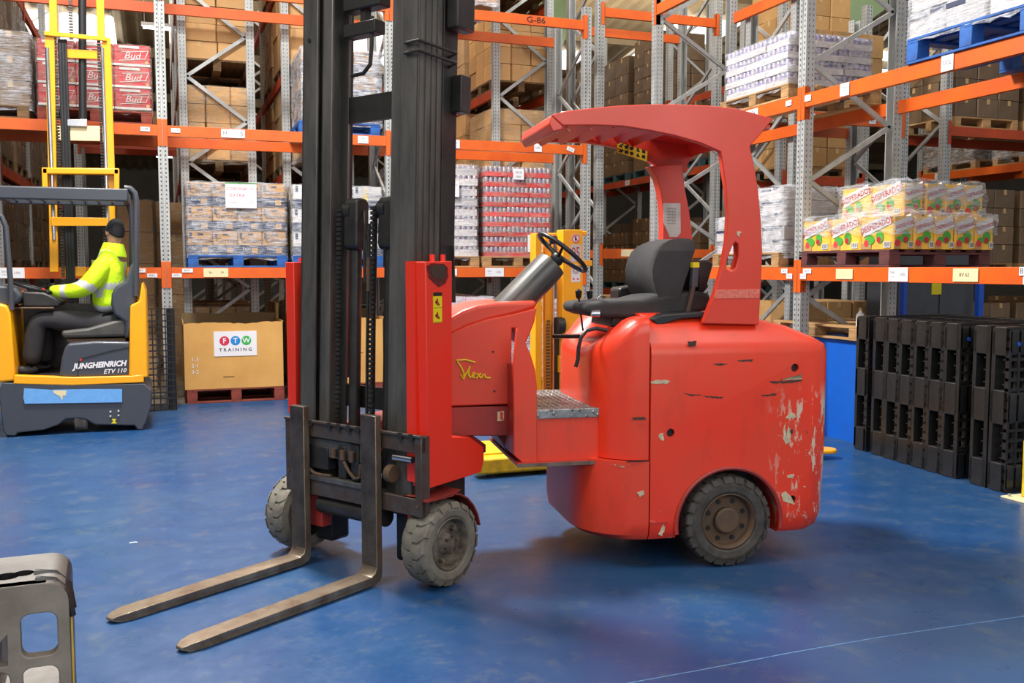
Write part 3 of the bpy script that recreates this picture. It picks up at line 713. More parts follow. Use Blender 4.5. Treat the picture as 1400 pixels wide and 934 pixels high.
load('silvery wrapped load on the bright blue pallet at the top right corner', rr_(1.42, .0, z+.2), -PI/2, 3, 3, 3, (.39, .34, .2), 'wpack2', wtray, 'film2', jit=.02)
# ---------------- background rack loads
def far(label, base, gx, size, key, c, rz, pm='wood_dk', wrap=None, L=1.1, W=.95, dx=0):
    """gx = (nx, ny, nz)"""
    pallet('pallet under the '+label, base, rz, pm, L, W, True)
    load(label, (base[0], base[1], base[2]+PT), rz, gx[0], gx[1], gx[2], size, key, tapes(c), wrap, name='carton_stack', jit=.008, rotj=1)
def A(lx, ly, base, rz=PI/2):     # racks A/B/C/Z: local x -> +Y, local y -> -X
    return (base[0]-ly, base[1]+lx)
LVN = {0: 'floor', 1: 'first', 2: 'second', 3: 'third', 4: 'top'}
ZL = [0, 1.6, 2.9, 4.2, 5.5]
def fill(base, nm, levels, slots, c='card', key='c1', size=(.36, .31, .27), nz=4):
    for lv in levels:
        for si, sx in enumerate(slots):
            k = nz if isinstance(nz, int) else nz[lv]
            q = A(sx, .0, base)
            wh = ['nearest', 'second', 'third', 'fourth', 'fifth', 'sixth', 'farthest'][si]
            vi = (si*3+lv*2+int(abs(base[0])*10)) % 4; gx_, sz_ = (((3, 3), (.36, .31)), ((2, 2), (.54, .46)), ((3, 2), (.36, .46)), ((2, 3), (.54, .31)))[vi]
            nk = (k, 3, k, 2)[vi]; size = sz_+((.96, 1.02, .9, .98)[vi]/nk,)
            far('%s brown cartons, %s level, %s' % (wh, LVN[lv], nm), (q[0], q[1], ZL[lv]), gx_+(nk,), size, key+str(vi), c, PI/2, L=1.1, W=.93, wrap='film_dk' if (si+lv) % 2 == 0 and si < 3 else None)
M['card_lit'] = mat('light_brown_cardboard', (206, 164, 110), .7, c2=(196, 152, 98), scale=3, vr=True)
fill((1.2, 13.25), 'rack end left of mast', (0, 1, 2, 3, 4), (.0, 1.35, 2.9), 'card_lit', 'c_lit', (.36, .31, .24))
fill((2.5, 13.25), 'rack end behind mast', (0, 1, 2, 3, 4), (.0, 1.35), 'card_lit', 'c_lit', (.36, .31, .24))
fill((5.46, 13.25), 'rack behind drink trays', (0, 1, 2, 3, 4), (.0, 1.35, 2.9, 4.2, 5.7), 'card_lit', 'c_lit', (.36, .31, .24))
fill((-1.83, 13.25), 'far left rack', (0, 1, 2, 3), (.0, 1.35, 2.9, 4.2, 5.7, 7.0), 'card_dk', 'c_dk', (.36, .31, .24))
# teal-pallet rack far beyond
for lv, zz in enumerate((0, 1.2, 3.4, 4.65)):
    for si in range(8):
        x = .13+1.4*si
        if lv == 3 and si > 5: continue
        far('%s dark cartons, %s level, long far rack' % (['nearest', 'second', 'third', 'fourth', 'fifth', 'sixth', 'seventh', 'farthest'][7-si], ['floor', 'lower', 'middle', 'upper'][lv]),
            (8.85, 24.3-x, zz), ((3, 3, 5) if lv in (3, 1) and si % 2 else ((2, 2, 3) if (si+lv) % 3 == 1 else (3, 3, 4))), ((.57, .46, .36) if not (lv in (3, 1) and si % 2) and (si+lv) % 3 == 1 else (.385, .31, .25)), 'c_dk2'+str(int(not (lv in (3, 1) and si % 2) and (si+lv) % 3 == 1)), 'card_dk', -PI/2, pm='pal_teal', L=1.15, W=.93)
for lv, zz in enumerate((0, 1.62, 3.27, 4.85)):
    for si in range(3):
        far('%s cartons, %s level, far right rack' % (['farthest', 'middle', 'nearest'][si], ['floor', 'lower', 'middle', 'upper'][lv]),
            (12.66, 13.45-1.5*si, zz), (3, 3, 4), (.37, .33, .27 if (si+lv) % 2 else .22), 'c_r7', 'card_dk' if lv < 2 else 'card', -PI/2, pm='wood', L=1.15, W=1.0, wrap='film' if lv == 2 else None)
for lv, zz in enumerate((0, 1.55, 3.5)):
    for si in range(2):
        far('%s cartons, %s level, behind the cabinets' % (['left', 'right'][si], ['floor', 'lower', 'upper'][lv]),
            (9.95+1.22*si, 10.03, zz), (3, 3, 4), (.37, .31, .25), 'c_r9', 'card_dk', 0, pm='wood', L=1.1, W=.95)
# short racks
for i, (x, zz, n, lb) in enumerate(((5.9, 0, 4, 'floor level behind the driver seat'), (5.9, 1.9, 3, 'single level seen through the red guard'), (5.9, 5.25, 3, 'top level above the red guard'))):
    pass
for i, (x, y, zz, nz_, lb) in enumerate(((7.05, 9.35, 3.43, 3, 'brown cartons on the short rack behind the wrapped cans'), (7.05, 9.35, .0, 4, 'brown cartons on the floor behind the right rack'),
                                         (5.95, 12.35, 0, 4, 'brown cartons on the floor seen past the driver seat'))):
    far(lb, (x, y, zz), (3, 3, nz_), (.37, .31, .27), 'c_r6', 'card', 0, pm='wood', L=1.1, W=.95)
far('tall tan carton stack high up behind the upper right rack', (8.15, 11.2, 4.45), (3, 3, 4), (.34, .31, .26), 'c_hi', 'card', 0, pm='wood', L=1.05, W=.95)
R10, B10 = rack('short rack carrying the tall tan carton stack at upper right', (8.0, 11.1, 0), 0, [-.05, 1.35], 1.0, 5.3, [2.9, 4.45], 'orange_dk')
far('tan carton stack below the tall tan stack at upper right', (8.15, 11.2, 2.9), (3, 3, 4), (.34, .31, .27), 'c_hi2', 'card', 0, pm='wood', L=1.05, W=.95)
# loose stacks in the aisle behind the left rack
for i, (x, y, n, lb) in enumerate(((-.55, 13.5, 6, 'left wrapped brown carton column behind the reach truck driver'), (-.08, 13.9, 6, 'right wrapped brown carton column behind the slotted upright'))):
    load(lb, (x, y, 0), 0, 1, 2, n, (.45, .42, .42), 'c_col', tapes('card'), 'film_dk', name='carton_stack')
T = thing('carton', 'small single carton on a shelf between the yellow mast and the slotted upright', 'carton', (-.62, 17.0, 3.72))
for w_, p_ in (((.62, .5, .48), 'box_body'),): MB().box(0, w_[0], 0, w_[1], 0, w_[2]).build(p_, M['card_lit'], T, bevel=.01)
MB().box(-.005, .625, -.005, .505, .4, .484).build('lid', M['card'], T, bevel=.006)
R11, B11 = rack('far rack carrying the small single carton', (-1.0, 17.0, 0), 0, [-.3, 1.7], .9, 4.2, [3.7], 'orange_dk', bays=[0])
# ================================================================== red articulated forklift
RM = Matrix.Translation((RO[0], RO[1], 0)) @ Matrix.Rotation(math.radians(RA), 4, 'Z')
FMW = Matrix.Translation((FO[0], FO[1], 0)) @ Matrix.Rotation(math.radians(FA), 4, 'Z')
FM = RM.inverted() @ FMW
FK = thing('forklift', 'red articulated forklift with black mast and curved red overhead guard in the centre', 'forklift', (RO[0], RO[1], 0), math.radians(RA))
def SR(u, v, t): return S(RO, RA, u, v, t)
def SF(u, v, t): return S(FO, FA, u, v, t)
def st(a, b, d): return (a, d, b)
def outline(s0, s1, t0, t1, r, ins=0, n=7):
    return rrect(s0+ins, s1-ins, t0+ins, t1-ins, [max(.02, x-ins*.6) for x in r], n)
def loft(mb, prof, s0, s1, t0, t1, r, n=7):
    mb.rings([[(a, b, z) for a, b in outline(s0+ds0, s1-ds1, t0, t1, r, ins, n)] for z, ins, ds0, ds1 in prof]); return mb
def cut(o, co, no, keep_pos):
    bm = bmesh.new(); bm.from_mesh(o.data)
    r = bmesh.ops.bisect_plane(bm, geom=bm.verts[:]+bm.edges[:]+bm.faces[:], plane_co=co, plane_no=no, clear_inner=keep_pos, clear_outer=not keep_pos)
    es = [e for e in r['geom_cut'] if isinstance(e, bmesh.types.BMEdge)]
    bmesh.ops.edgeloop_fill(bm, edges=es); bmesh.ops.recalc_face_normals(bm, faces=bm.faces); bm.to_mesh(o.data); bm.free(); return o
# radii order: (front?) rrect corners: (x1,y0), (x1,y1), (x0,y1), (x0,y0)
RR_ = [.15, .15, .25, .34]
bodyprof = [(.17, .03, .0, .05), (.20, .008, 0, .03), (.27, 0, 0, .015), (.62, 0, 0, 0), (1.16, 0, 0, 0), (1.20, .006, 0, .006), (1.235, .03, 0, .04), (1.30, .075, 0, .15), (1.345, .13, 0, .27), (1.37, .19, 0, .34), (1.375, .24, 0, .36)]
b = loft(MB(), bodyprof, -.79, .645, 0, 1.04, RR_).build('counterweight_body', M['red'], FK)
cut(b, (-.43, 0, 0), (1, 0, 0), True)
c = MB()
c.cyl((0.022, -.3, .24), (0.022, .26, .24), .305, n=40)
c.box(-.27, .27, -.3, .26, .0, .2)
c.cyl((0.0, .80, .235), (0.0, 1.4, .235), .305, n=40); c.box(-.27, .27, .80, 1.4, .0, .2)
for (u, v) in ((1087, 503), (917, 592), (1083, 683), (1052, 592), (912, 512)):
    s_, z_ = SR(u, v, 0)
    if u in (1052, 912): continue
    c.cyl((s_, -.1, z_), (s_, .05, z_), .023, n=14)
cutter = c.build('cutter', M['redd'], FK); bpy.context.view_layer.update()
boolean(b, cutter); resharp(b, 40)
for (u, v) in ((1087, 503), (917, 592), (1083, 683)):
    s_, z_ = SR(u, v, 0); MB().cyl((s_, .022, z_), (s_, .03, z_), .025, n=14).build('mounting_hole', M['inkblack'], FK)
# rolled lip of the wheel arch
for side, t0 in ((0, -.004), (1, 1.044)):
    pts = [(.022+.305*math.cos(a), t0, .24+.305*math.sin(a)) for a in [math.radians(-8+196*k/30) for k in range(31)]]
    MB().tube(pts, .012, n=6).build('wheel_arch_lip', M['redd'], FK)
# front side panel below the seat: lower nose and upper shroud
lo = loft(MB(), [(.17, .03, .02, 0), (.20, .008, 0, 0), (.27, 0, 0, 0), (.60, 0, 0, 0)], -.79, .3, 0, 1.04, RR_).build('lower_nose', M['red2'], FK)
cut(lo, (-.437, 0, 0), (1, 0, 0), False)
def ss(a, b, x): x = max(0, min(1, (x-a)/(b-a))); return x*x*(3-2*x)
def ftop(a, b):
    side = 1-ss(.20, .40, min(b, 1.04-b)); rise = ss(-.70, -.46, a); return 1.195+side*(.025+.145*rise)
R = []
for fr_, ins_, dz_ in ((0, 0, 0), (.5, 0, 0), (1, 0, -.09), (1, .004, -.05), (1, .016, -.022), (1, .04, -.004), (1, .075, 0), (1, .13, 0), (1, .20, 0), (1, .28, -.002)):
    base = rrect(-.70+ins_, .10-ins_*.2, .012+ins_, 1.03-ins_, [.05, .05, max(.05, .22-ins_*.6), max(.05, .26-ins_*.6)], 9)
    den = []
    for i_ in range(len(base)):
        p0 = base[i_]; p1 = base[(i_+1) % len(base)]; n_ = 14 if i_ in (9, 19, 29, 39) else 1
        for q_ in range(n_): den.append((p0[0]+(p1[0]-p0[0])*q_/n_, p0[1]+(p1[1]-p0[1])*q_/n_))
    R.append([(a, b, .605 if fr_ == 0 else (.9 if fr_ == .5 else ftop(a, b)+dz_)) for a, b in den])
up = MB().rings(R).build('seat_shroud', M['red'], FK, ang=60)
cut(up, (-.437, 0, 0), (1, 0, 0), False)
# raised wing beside the seat
wp = [SR(u, v, .05) for u, v in ((826, 480), (838, 466), (852, 452), (868, 440), (880, 434), (886, 433), (888, 470), (886, 500), (832, 500))]
wp = [(min(a, -.437), z) for a, z in wp]
# panel seams: upper/lower shroud split
MB().box(-.56, -.437, -.001, .004, .60, .606).build('panel_seam', M['inkblack'], FK)
# black glossy engine-cover trim
tp = [SR(u, v, .12) for u, v in ((888, 436), (905, 430), (962, 426), (962, 434), (930, 436), (898, 446))]
MB().prism(tp, st, .10, .95).build('cover_trim', M['plastic'], FK, bevel=.008)
# chips and gouges on the flank
_jr = random.Random(11)
def chip(poly, m, name, t=0, d=.0015, jag=1.0):
    pp_ = []
    for i_ in range(len(poly)):
        (x0_, y0_), (x1_, y1_) = poly[i_], poly[(i_+1) % len(poly)]; n_ = max(1, int(math.hypot(x1_-x0_, y1_-y0_)/2.2))
        for q_ in range(n_):
            f_ = q_/n_; j_ = jag*(1 if q_ else .3); pp_.append((x0_+(x1_-x0_)*f_+_jr.uniform(-j_, j_), y0_+(y1_-y0_)*f_+_jr.uniform(-j_, j_)*.7))
    poly = [(min(x_, 1096), y_) for x_, y_ in pp_]
    q = [SR(u, v, t) for u, v in poly]
    return MB().prism(q, st, t-d, t+.003).build(name, M[m], FK)
M['chip'] = mat('bare_filler_chip', (206, 192, 160), .6, c2=(170, 158, 130), scale=30); M['gouge'] = mat('dark_gouge', (70, 52, 40), .7)
chip([(1052, 521), (1075, 521), (1090, 519), (1108, 517), (1126, 513), (1126, 515.5), (1105, 520.5), (1080, 523.5), (1056, 524)], 'gouge', 'gouge')
chip([(1066, 519.3), (1090, 517.3), (1125, 512), (1125, 513.2), (1090, 518.8)], 'chip', 'paint_chip')
chip([(890, 521.5), (897, 520), (912, 520), (916, 521.5), (912, 524.5), (898, 525), (890, 524)], 'chip', 'paint_chip')
chip([(864, 571), (880, 570), (884, 573), (866, 574)], 'gouge', 'gouge', -.002)
chip([(902, 593), (907, 592), (907, 603), (903, 601), (900, 597)], 'chip', 'paint_chip')
for poly in ([(900,731),(907,716),(909,722),(905,733)], [(871,674),(880,671),(881,676),(875,680)], [(836,635),(848,638),(858,639),(846,637)],
             [(1074,572),(1083,564),(1090,570),(1084,572)], [(1068,676),(1074,672),(1082,680),(1085,690),(1078,688),(1070,684)], [(1070,600),(1073,577),(1075,598),(1079,580),(1081,603),(1074,608)], [(1076,650),(1086,648),(1084,653),(1077,654)]):
    chip(poly, 'chip', 'paint_chip')
for poly in ([(975,498),(985,496.5),(995,498),(985,500)], [(1008,493),(1030,491),(1028,494),(1012,494.5)], [(932,537),(945,539),(960,540),(945,541.5)], [(1075,590),(1083,586),(1084,592),(1077,596)], [(960,541),(990,543),(985,545),(965,543)], [(1040,430+110),(1062,538),(1060,541),(1044,542)], [(940,467),(952,466),(952,473),(942,474)]):
    chip(poly, 'gouge', 'scuff', d=.001)
# lower flank crease
MB().box(-.43, -.33, -.004, .002, .262, .268).build('flank_crease', M['redd'], FK)
# ---------------------------------------------------------------- wheels
def wheel(cx, t0, t1, R_, W, mtyre, mrim, parent, lugs=22, Mx=None, holes=8, hubstyle=0, lugh=.012, out=-1):
    """axis along local y; outer face at t0 (out=-1 faces -y)"""
    Mx = Mx or Matrix.Identity(4); o_ = out
    f = (lambda y: t0+y*(t1-t0)/W)
    def L(prof, n=48): return MB().lathe((cx, t0, R_), (0, (1 if t1 > t0 else -1), 0), prof, n, cap=False)
    rr = R_*.62
    rim = L([(.012, rr), (.006, rr-.006), (.02, rr-.014), (.055, rr-.02), (.06, rr*.72), (.055, rr*.5), (.05, .0)]); 
    rim.xf(Mx); w = rim.build('wheel', M[mrim], parent)
    if hubstyle == 0:
        mb = L([(.02, .0), (.02, rr*.40), (.028, rr*.46), (.07, rr*.46)], 28); mb.xf(Mx); mb.build('hub_cap', M['rim_rust'], w)
        mb = MB()
        for k in range(holes):
            a = 2*PI*(k+.5)/holes; p = Vector((cx+rr*.70*math.cos(a), t0+(.052 if t1 > t0 else -.052), R_+rr*.70*math.sin(a)))
            mb.cyl(p, p+Vector((0, (.012 if t1 > t0 else -.012), 0)), rr*.085, n=12)
        mb.xf(Mx); mb.build('rim_hole', M['inkblack'], w)
    else:
        mb = L([(.012, .0), (.012, rr*.26), (.02, rr*.34), (.05, rr*.44), (.06, rr*.6)], 24); mb.xf(Mx); mb.build('hub', M['hub'], w)
        for k in range(6):
            a = 2*PI*k/6+.3; p = Vector((cx+rr*.30*math.cos(a), t0+(.0 if t1 > t0 else 0), R_+rr*.30*math.sin(a)))
            m2 = MB().cyl(p, p+Vector((0, (.03 if t1 > t0 else -.03), 0)), rr*.05, n=6); m2.xf(Mx); m2.build('bolt', M['rim_rust'], w)
        for k in range(2):
            a = .9+PI*k*1.1; p = Vector((cx+rr*.62*math.cos(a), t0+(.03 if t1 > t0 else -.03), R_+rr*.62*math.sin(a)))
            m2 = MB().cyl(p, p+Vector((0, (.03 if t1 > t0 else -.03), 0)), rr*.10, n=10); m2.xf(Mx); m2.build('brake_boss', M['hub'], w)
    T_ = L([(.012, rr+.001), (.003, rr+.012), (.0, R_*.80), (.012, R_*.93), (.03, R_-lugh), (W-.03, R_-lugh), (W-.012, R_*.93), (W, R_*.8), (W-.01, rr)], 64)
    # tread blocks
    sg = 1 if t1 > t0 else -1
    for k in range(lugs):
        for half in (0, 1):
            a0 = 2*PI*(k+(.5 if half else 0))/lugs; da = 2*PI/lugs*.42
            ys = (.012, W*.52) if half == 0 else (W*.48, W-.012)
            ring = []
            skew = .35*2*PI/lugs*(1 if half == 0 else -1)
            cols = []
            for y, sh, hh in ((ys[0], -skew if half == 0 else 0, -.010 if half == 0 else 0), ((ys[0]+ys[1])/2, 0, 0), (ys[1], 0 if half == 0 else skew, 0 if half == 0 else -.010)):
                for q in (-1, -.35, .35, 1):
                    a = a0+da*q*(1 if abs(q) == 1 else 1)+sh
                    r2 = R_+hh-(.002 if abs(q) == 1 else 0)
                    cols.append((Vector((cx+r2*math.cos(a), t0+sg*y, R_+r2*math.sin(a))), Vector((cx+(R_-lugh-.004+hh)*math.cos(a), t0+sg*y, R_+(R_-lugh-.004+hh)*math.sin(a)))))
            vs = [c_[0] for c_ in cols]+[c_[1] for c_ in cols]; fs = []
            for r_ in range(2):
                for q in range(3): i = r_*4+q; fs.append((i, i+1, i+5, i+4))
            for q in range(3): fs.append((q, q+1, 12+q+1, 12+q)); fs.append((8+q, 8+q+1, 20+q+1, 20+q))
            for r_ in range(2): fs.append((r_*4, r_*4+4, 12+r_*4+4, 12+r_*4)); fs.append((r_*4+3, r_*4+7, 12+r_*4+7, 12+r_*4+3))
            T_.add(vs, fs)
            # shoulder lug
            if half == 0:
                y0 = 0
                p = []
                for rr2, yy in ((R_*.86, -.003), (R_-.008, .006), (R_-.002, .02)):
                    for q in (-1, 1): p.append(Vector((cx+rr2*math.cos(a0-skew+da*q*.9), t0+sg*yy, R_+rr2*math.sin(a0-skew+da*q*.9))))
                T_.add(p, [(0, 1, 3, 2), (2, 3, 5, 4)])
    T_.xf(Mx); T_.build('tyre', M[mtyre], w, ang=25)
    return w
wheel(0.022, -.012, .16, .25, .17, 'tyre2', 'rim_rust', FK)
wheel(0.022, 1.052, .88, .25, .17, 'tyre2', 'rim_rust', FK)
wheel(0.0, -.045, .125, .22, .17, 'tyre', 'hub', FK, lugs=16, Mx=FM, hubstyle=1)
wheel(0.0, 1.19, 1.02, .22, .17, 'tyre', 'hub', FK, lugs=16, Mx=FM, hubstyle=1)
MB().box(-.3, .45, .2, .85, .15, .5).build('underframe', M['steel_black'], FK)
# ---------------------------------------------------------------- overhead guard
TN = .075; TF = .93
near_px = [(752,158),(772,153),(800,149.5),(840,145.5),(880,143.5),(925,143.5),(965,145),(1005,149),(1055,163),(1040,181),(1023,201),(1029,228),(1034,258),(1038,300),(1040,345),(1038,392),(1035,444),
           (959,442),(975,400),(985,365),(991,330),(993,295),(990,255),(983,208),(955,196),(920,186),(885,179),(850,173.5),(810,172),(768,172.5)]
GP = [SR(u, v, TN) for u, v in near_px]
GP = [(a, z) for a, z in GP]
gn = MB().prism(GP, st, TN-.022, TN+.022).build('guard_side', M['redg'], FK)
c = MB(); sl = [SR(u, v, TN) for u, v in ((999, 337), (1003, 331), (1007, 334), (1008, 350), (1003, 368), (997, 371), (991, 368), (992, 355))]
c.prism(sl, st, TN-.1, TN+.1); cu = c.build('cutter', M['redg'], FK); bpy.context.view_layer.update(); boolean(gn, cu); resharp(gn)
m_ = gn.modifiers.new('bevel', 'BEVEL'); m_.width = .005; m_.segments = 2; m_.limit_method = 'ANGLE'
def tf(a): return .93-.20*ss(0, 1, max(0, min(1, (-.05-a)/.38)))
GPF = [(max(a, -.90), z) for a, z in GP[:11]]+[SR(u, v, TN) for u, v in ((1020, 215), (996, 222))]+[(max(a, -.90), z) for a, z in GP[-8:]]
fpil = [SR(u, v, TF-.04) for u, v in ((930,225),(934,258),(940,290),(944,325),(946,380),(947,440),(896,440),(901,400),(904,350),(905,310),(904,285),(901,262),(896,244),(886,228))]
MB().prism(fpil, st, TF-.07, TF+.02).build('pillar', M['redg'], FK, bevel=.004)
gf = MB().prism(GPF, lambda a, b, d: (a, tf(a)+d, b), -.022, .022).build('guard_side', M['redg'], FK)
# pillar inner flanges (box section)
for t0, t1 in ((TN+.02, TN+.045),):
    pp = [SR(u, v, TN) for u, v in ((1020,205),(1030,258),(1034,300),(1036,345),(1031,437),(966,434),(979,400),(989,365),(995,330),(997,295),(994,255),(988,212))]
    o_ = MB().prism(pp, st, t0, t1).build('pillar', M['redg'], FK); cu = MB().prism(sl, st, TN-.1, TN+.2).build('cutter', M['redg'], FK); bpy.context.view_layer.update(); boolean(o_, cu); resharp(o_)
# front cross-member: faceted visor
(sa, za), (sb, zb) = SR(752, 158, TN), SR(768, 172.5, TN)
mb = MB(); q = [(sa, za), (sa-.01, za-.045), (sa+.01, za-.085), (sb, zb-.02), (sb, zb)]
mb.prism(q, st, TN-.02, .71); mb.build('front_crossmember', M['redg'], FK, bevel=.006)
# roof slats (angled flat bars)
top = lambda s_: None
def ztop(s_):
    best = None; P_ = GP[:9]
    for i in range(len(P_)-1):
        if P_[i][0] <= s_ <= P_[i+1][0]:
            k_ = (s_-P_[i][0])/(P_[i+1][0]-P_[i][0]); return P_[i][1]+k_*(P_[i+1][1]-P_[i][1])
    return P_[0][1]
slat = None
for i in range(6):
    s_ = sb+.07+i*.118; z_ = ztop(s_)-.075-.004*i
    o = MB().bar((s_-.045, TN+.02, z_), (s_-.045, tf(s_)-.02, z_), .075, .008, up=(.75, 0, .66)).build('roof_slat', M['redg'], FK)
    MB().bar((s_-.005, TN+.02, z_+.02), (s_-.005, tf(s_)-.02, z_+.02), .05, .008, up=(-.7, 0, .7)).build('roof_slat', M['redg'], FK)
# clear roof sheet with rear plate
s0_ = sb+.82
q = [(s0_-.05, ztop(s0_)-.05), (s0_+.35, ztop(s0_+.3)-.04), (s0_+.35, ztop(s0_+.3)-.06), (s0_-.05, ztop(s0_)-.07)]
MB().prism(q, st, TN+.02, TF-.02).build('rear_crossmember', M['redg'], FK)
pp = [SR(u, v, TN) for u, v in ((1006,152),(1053,164),(1040,180),(1028,190))]
MB().prism(pp, st, TN+.02, TF-.02).build('rear_spoiler', M['redg'], FK)
# diagonal gusset between roof and far pillar
pg = [SR(u, v, TN) for u, v in ((985,208),(950,195),(905,184),(925,192),(960,207),(990,232))]
# amber beacon stub, lamp, tape, stickers
s_, z_ = SR(972, 146, .3); 
MB().lathe((s_, .35, ztop(s_)-.01), (0, 0, 1), [(0, .05), (.03, .05), (.05, .04), (.055, .0)], 20).build('beacon', M['orange'], FK)
p_ = MB(); s_, z_ = SR(758, 178, .25); p_.lathe((s_, .25, z_-.01), (.4, 0, .6), [(0, .012), (.03, .035), (.11, .03), (.14, 0)], 16); p_.build('work_lamp', M['chrome'], FK)['label'] = 'silver work lamp'
tpq = [SR(u, v, TN) for u, v in ((977,396),(1036,395),(1035,407),(974,408))]
M['redtape'] = mat('worn_reflective_tape', (222, 130, 110), .5, c2=(208, 70, 56), scale=60)
MB().prism(tpq, st, TN-.0245, TN-.02).build('reflective_tape', M['redtape'], FK)
chip([(1007.5,316.5),(1012,316.5),(1014,317.5),(1011,320),(1011,324),(1008,322)], 'chip', 'paint_chip', TN-.0235, jag=.3)
M['doc'] = mat('worn_white_data_sticker', (214, 220, 214), .5, c2=(186, 196, 186), scale=14)
dp = [SR(u, v, TF-.072) for u, v in ((907,278),(930,278),(930.5,318),(926,324),(915,324),(907,304))]
mb = MB(); mb.prism(dp, st, TF-.0745, TF-.0715); mb.mi = 1
s_, z_ = SR(918, 288, TF-.074)
for i in range(6): letters(mb, 'iiiiii iiii iii', .016, lambda a, b: (s_+a, TF-.0752, z_+.012-.018*i+b))
mb.build('data_sticker', [M['doc'], M['ink']], FK, fixn=False)
mb = MB(); TY = tf(-.3)-.03
yq = [SR(u, v, TY) for u, v in ((844,194),(885,207),(884,221),(843,208))]
mb.prism(yq, st, TY-.003, TY); mb.mi = 1
s_, z_ = SR(864, 207, TY)
for i in range(2): letters(mb, '▲ ■ ●  ▲ ■', .028, lambda a, b: (s_+a, TY-.0035, z_+.014-.03*i+b-a*.22))
for i in range(5):
    for j in range(2): mb.prism([(s_-.07+.032*i+x_, z_+.015-.035*j+y_-(.032*i-.07)*.25) for x_, y_ in ((0, 0), (.018, 0), (.009, .018))], st, TY-.004, TY-.003)
mb.build('warning_sticker', [M['ylabel'], M['inkblack']], FK, fixn=False)
# ---------------------------------------------------------------- seat
def seatpart(name, prof, t0, t1, m, bev=.03, dish=0):
    return MB().prism(prof, st, t0, t1).build(name, M[m], FK, bevel=bev, seg=4)
ts0, ts1 = .27, .76
pc = [SR(u, v, ts0) for u, v in ((801,416),(830,412),(880,411),(915,402),(955,398),(972,402),(972,424),(930,430),(880,436),(815,434),(800,428))]
seatpart('seat_cushion', pc, ts0, ts1, 'fabric', .035)
pb = [SR(u, v, ts0+.03) for u, v in ((893,400),(889,370),(892,350),(902,336),(918,328),(945,324),(962,325),(965,335),(958,352),(950,372),(944,400),(920,410))]
# backrest: dished shell, narrow wings at both sides
mb = MB(); n = 14; cx = sum(p[0] for p in pb)/len(pb)
cols = []
rows = 9
fr = [SR(u, v, ts0+.03) for u, v in ((914,412),(908,398),(904,384),(903,370),(906,356),(912,343),(920,334),(932,328),(944,325))]
bk = [SR(u, v, ts0+.03) for u, v in ((936,410),(940,398),(944,384),(949,370),(953,356),(957,343),(961,335),(962,330),(958,326))]
R = []
for k in range(rows):
    (fs_, fz), (bs_, bz) = fr[k], bk[k]; hw = (.235 if k < 6 else .235-.03*(k-5)); ring = []
    for i in range(13):
        a = -1+2*i/12; ring.append((fs_-.055*abs(a)**2.2, (ts0+ts1)/2+a*hw, fz))
    for i in range(13):
        a = 1-2*i/12; ring.append((bs_-.045*abs(a)**2.5, (ts0+ts1)/2+a*(hw+.012), bz))
    R.append(ring)
mb.rings(R); mb.build('backrest', M['fabric'], FK, bevel=.012, seg=3, ang=60)
sb_ = [SR(u, v, ts0+.05) for u, v in ((838,432),(905,428),(965,428),(960,445),(860,450),(835,447))]
seatpart('seat_suspension', sb_, ts0+.05, ts1-.05, 'plastic', .01)
mb = MB(); p1 = SR(938, 432, .25); p2 = SR(948, 388, .25); mb.bar((p1[0], .25, p1[1]), (p2[0], .25, p2[1]), .03, .02); mb.build('seat_belt_post', M['steel_rust'], FK)
p1 = SR(950, 366, .25); p2 = SR(948, 392, .25)
mb = MB(); mb.bar((p1[0], .25, p1[1]), (p2[0], .25, p2[1]), .035, .035); mb.mi = 1; mb.bar((p1[0], .249, p1[1]+.001), (p1[0], .249, p1[1]+.03), .037, .037); mb.build('seat_belt_reel', [M['dgrey'], M['ylabel']], FK)
bx = [SR(u, v, .8) for u, v in ((846,396),(850,393),(890,388),(892,412),(846,412))]
MB().prism(bx, st, .80, .98).build('armrest_console', M['plastic'], FK, bevel=.012)
bx = [SR(u, v, .3) for u, v in ((955,362),(966,355),(976,360),(965,398),(955,400))]
MB().prism(bx, st, .3, .7).build('seat_back_pocket', M['plastic'], FK, bevel=.01)
pe = SR(808, 429, ts0-.02); MB().lathe((pe[0], ts0-.01, pe[1]), (1, -.2, 0), [(0, .0), (.005, .018), (.05, .022), (.06, 0)], 12).build('seat_adjuster', M['chrome'], FK)
hz_ = [SR(u, v, .2) for u, v in ((830, 452), (815, 449), (802, 452), (794, 462), (791, 476), (790, 492), (787, 502))]
MB().tube([(a, .2, z) for a, z in hz_], .011).build('hose', M['plastic'], FK)
MB().tube([(SR(757, 460, .5)[0], .5, SR(757, 460, .5)[1]), (SR(792, 460, .35)[0], .35, SR(792, 460, .35)[1])], .012).build('brake_lever', M['plastic'], FK)
for (u0, v0, u1, v1, t_) in ((791, 405, 797, 452, .55), (806, 405, 800, 430, .6)):
    a_ = SR(u0, v0, t_); b_ = SR(u1, v1, t_)
    lv = MB().tube([(a_[0], t_, a_[1]), (b_[0], t_, b_[1])], .006).build('control_lever', M['steel_black'], FK)
    MB().lathe((a_[0], t_, a_[1]-.015), (0, 0, 1), [(0, .01), (.01, .016), (.045, .02), (.06, 0)], 12).build('knob', M['plastic'], lv)
pl_ = SR(820, 405, .55); MB().tube([(pl_[0]-.01, .55, pl_[1]-.07), (pl_[0]-.012, .55, pl_[1]-.01), (pl_[0]+.01, .55, pl_[1]+.005), (pl_[0]+.02, .55, pl_[1]-.02), (pl_[0]+.015, .55, pl_[1]-.07)], .005).build('chrome_latch', M['chrome'], FK)
# inner red back wall between nose and column
iw = [SR(u, v, .45) for u, v in ((792,430),(806,432),(840,450),(840,560),(776,545),(780,500))]
# yellow sticker on the shroud
mb = MB(); a_ = SR(785, 518, .28)
q = [SR(u, v, .25) for u, v in ((782,508),(789,508),(788,528),(781,524))]
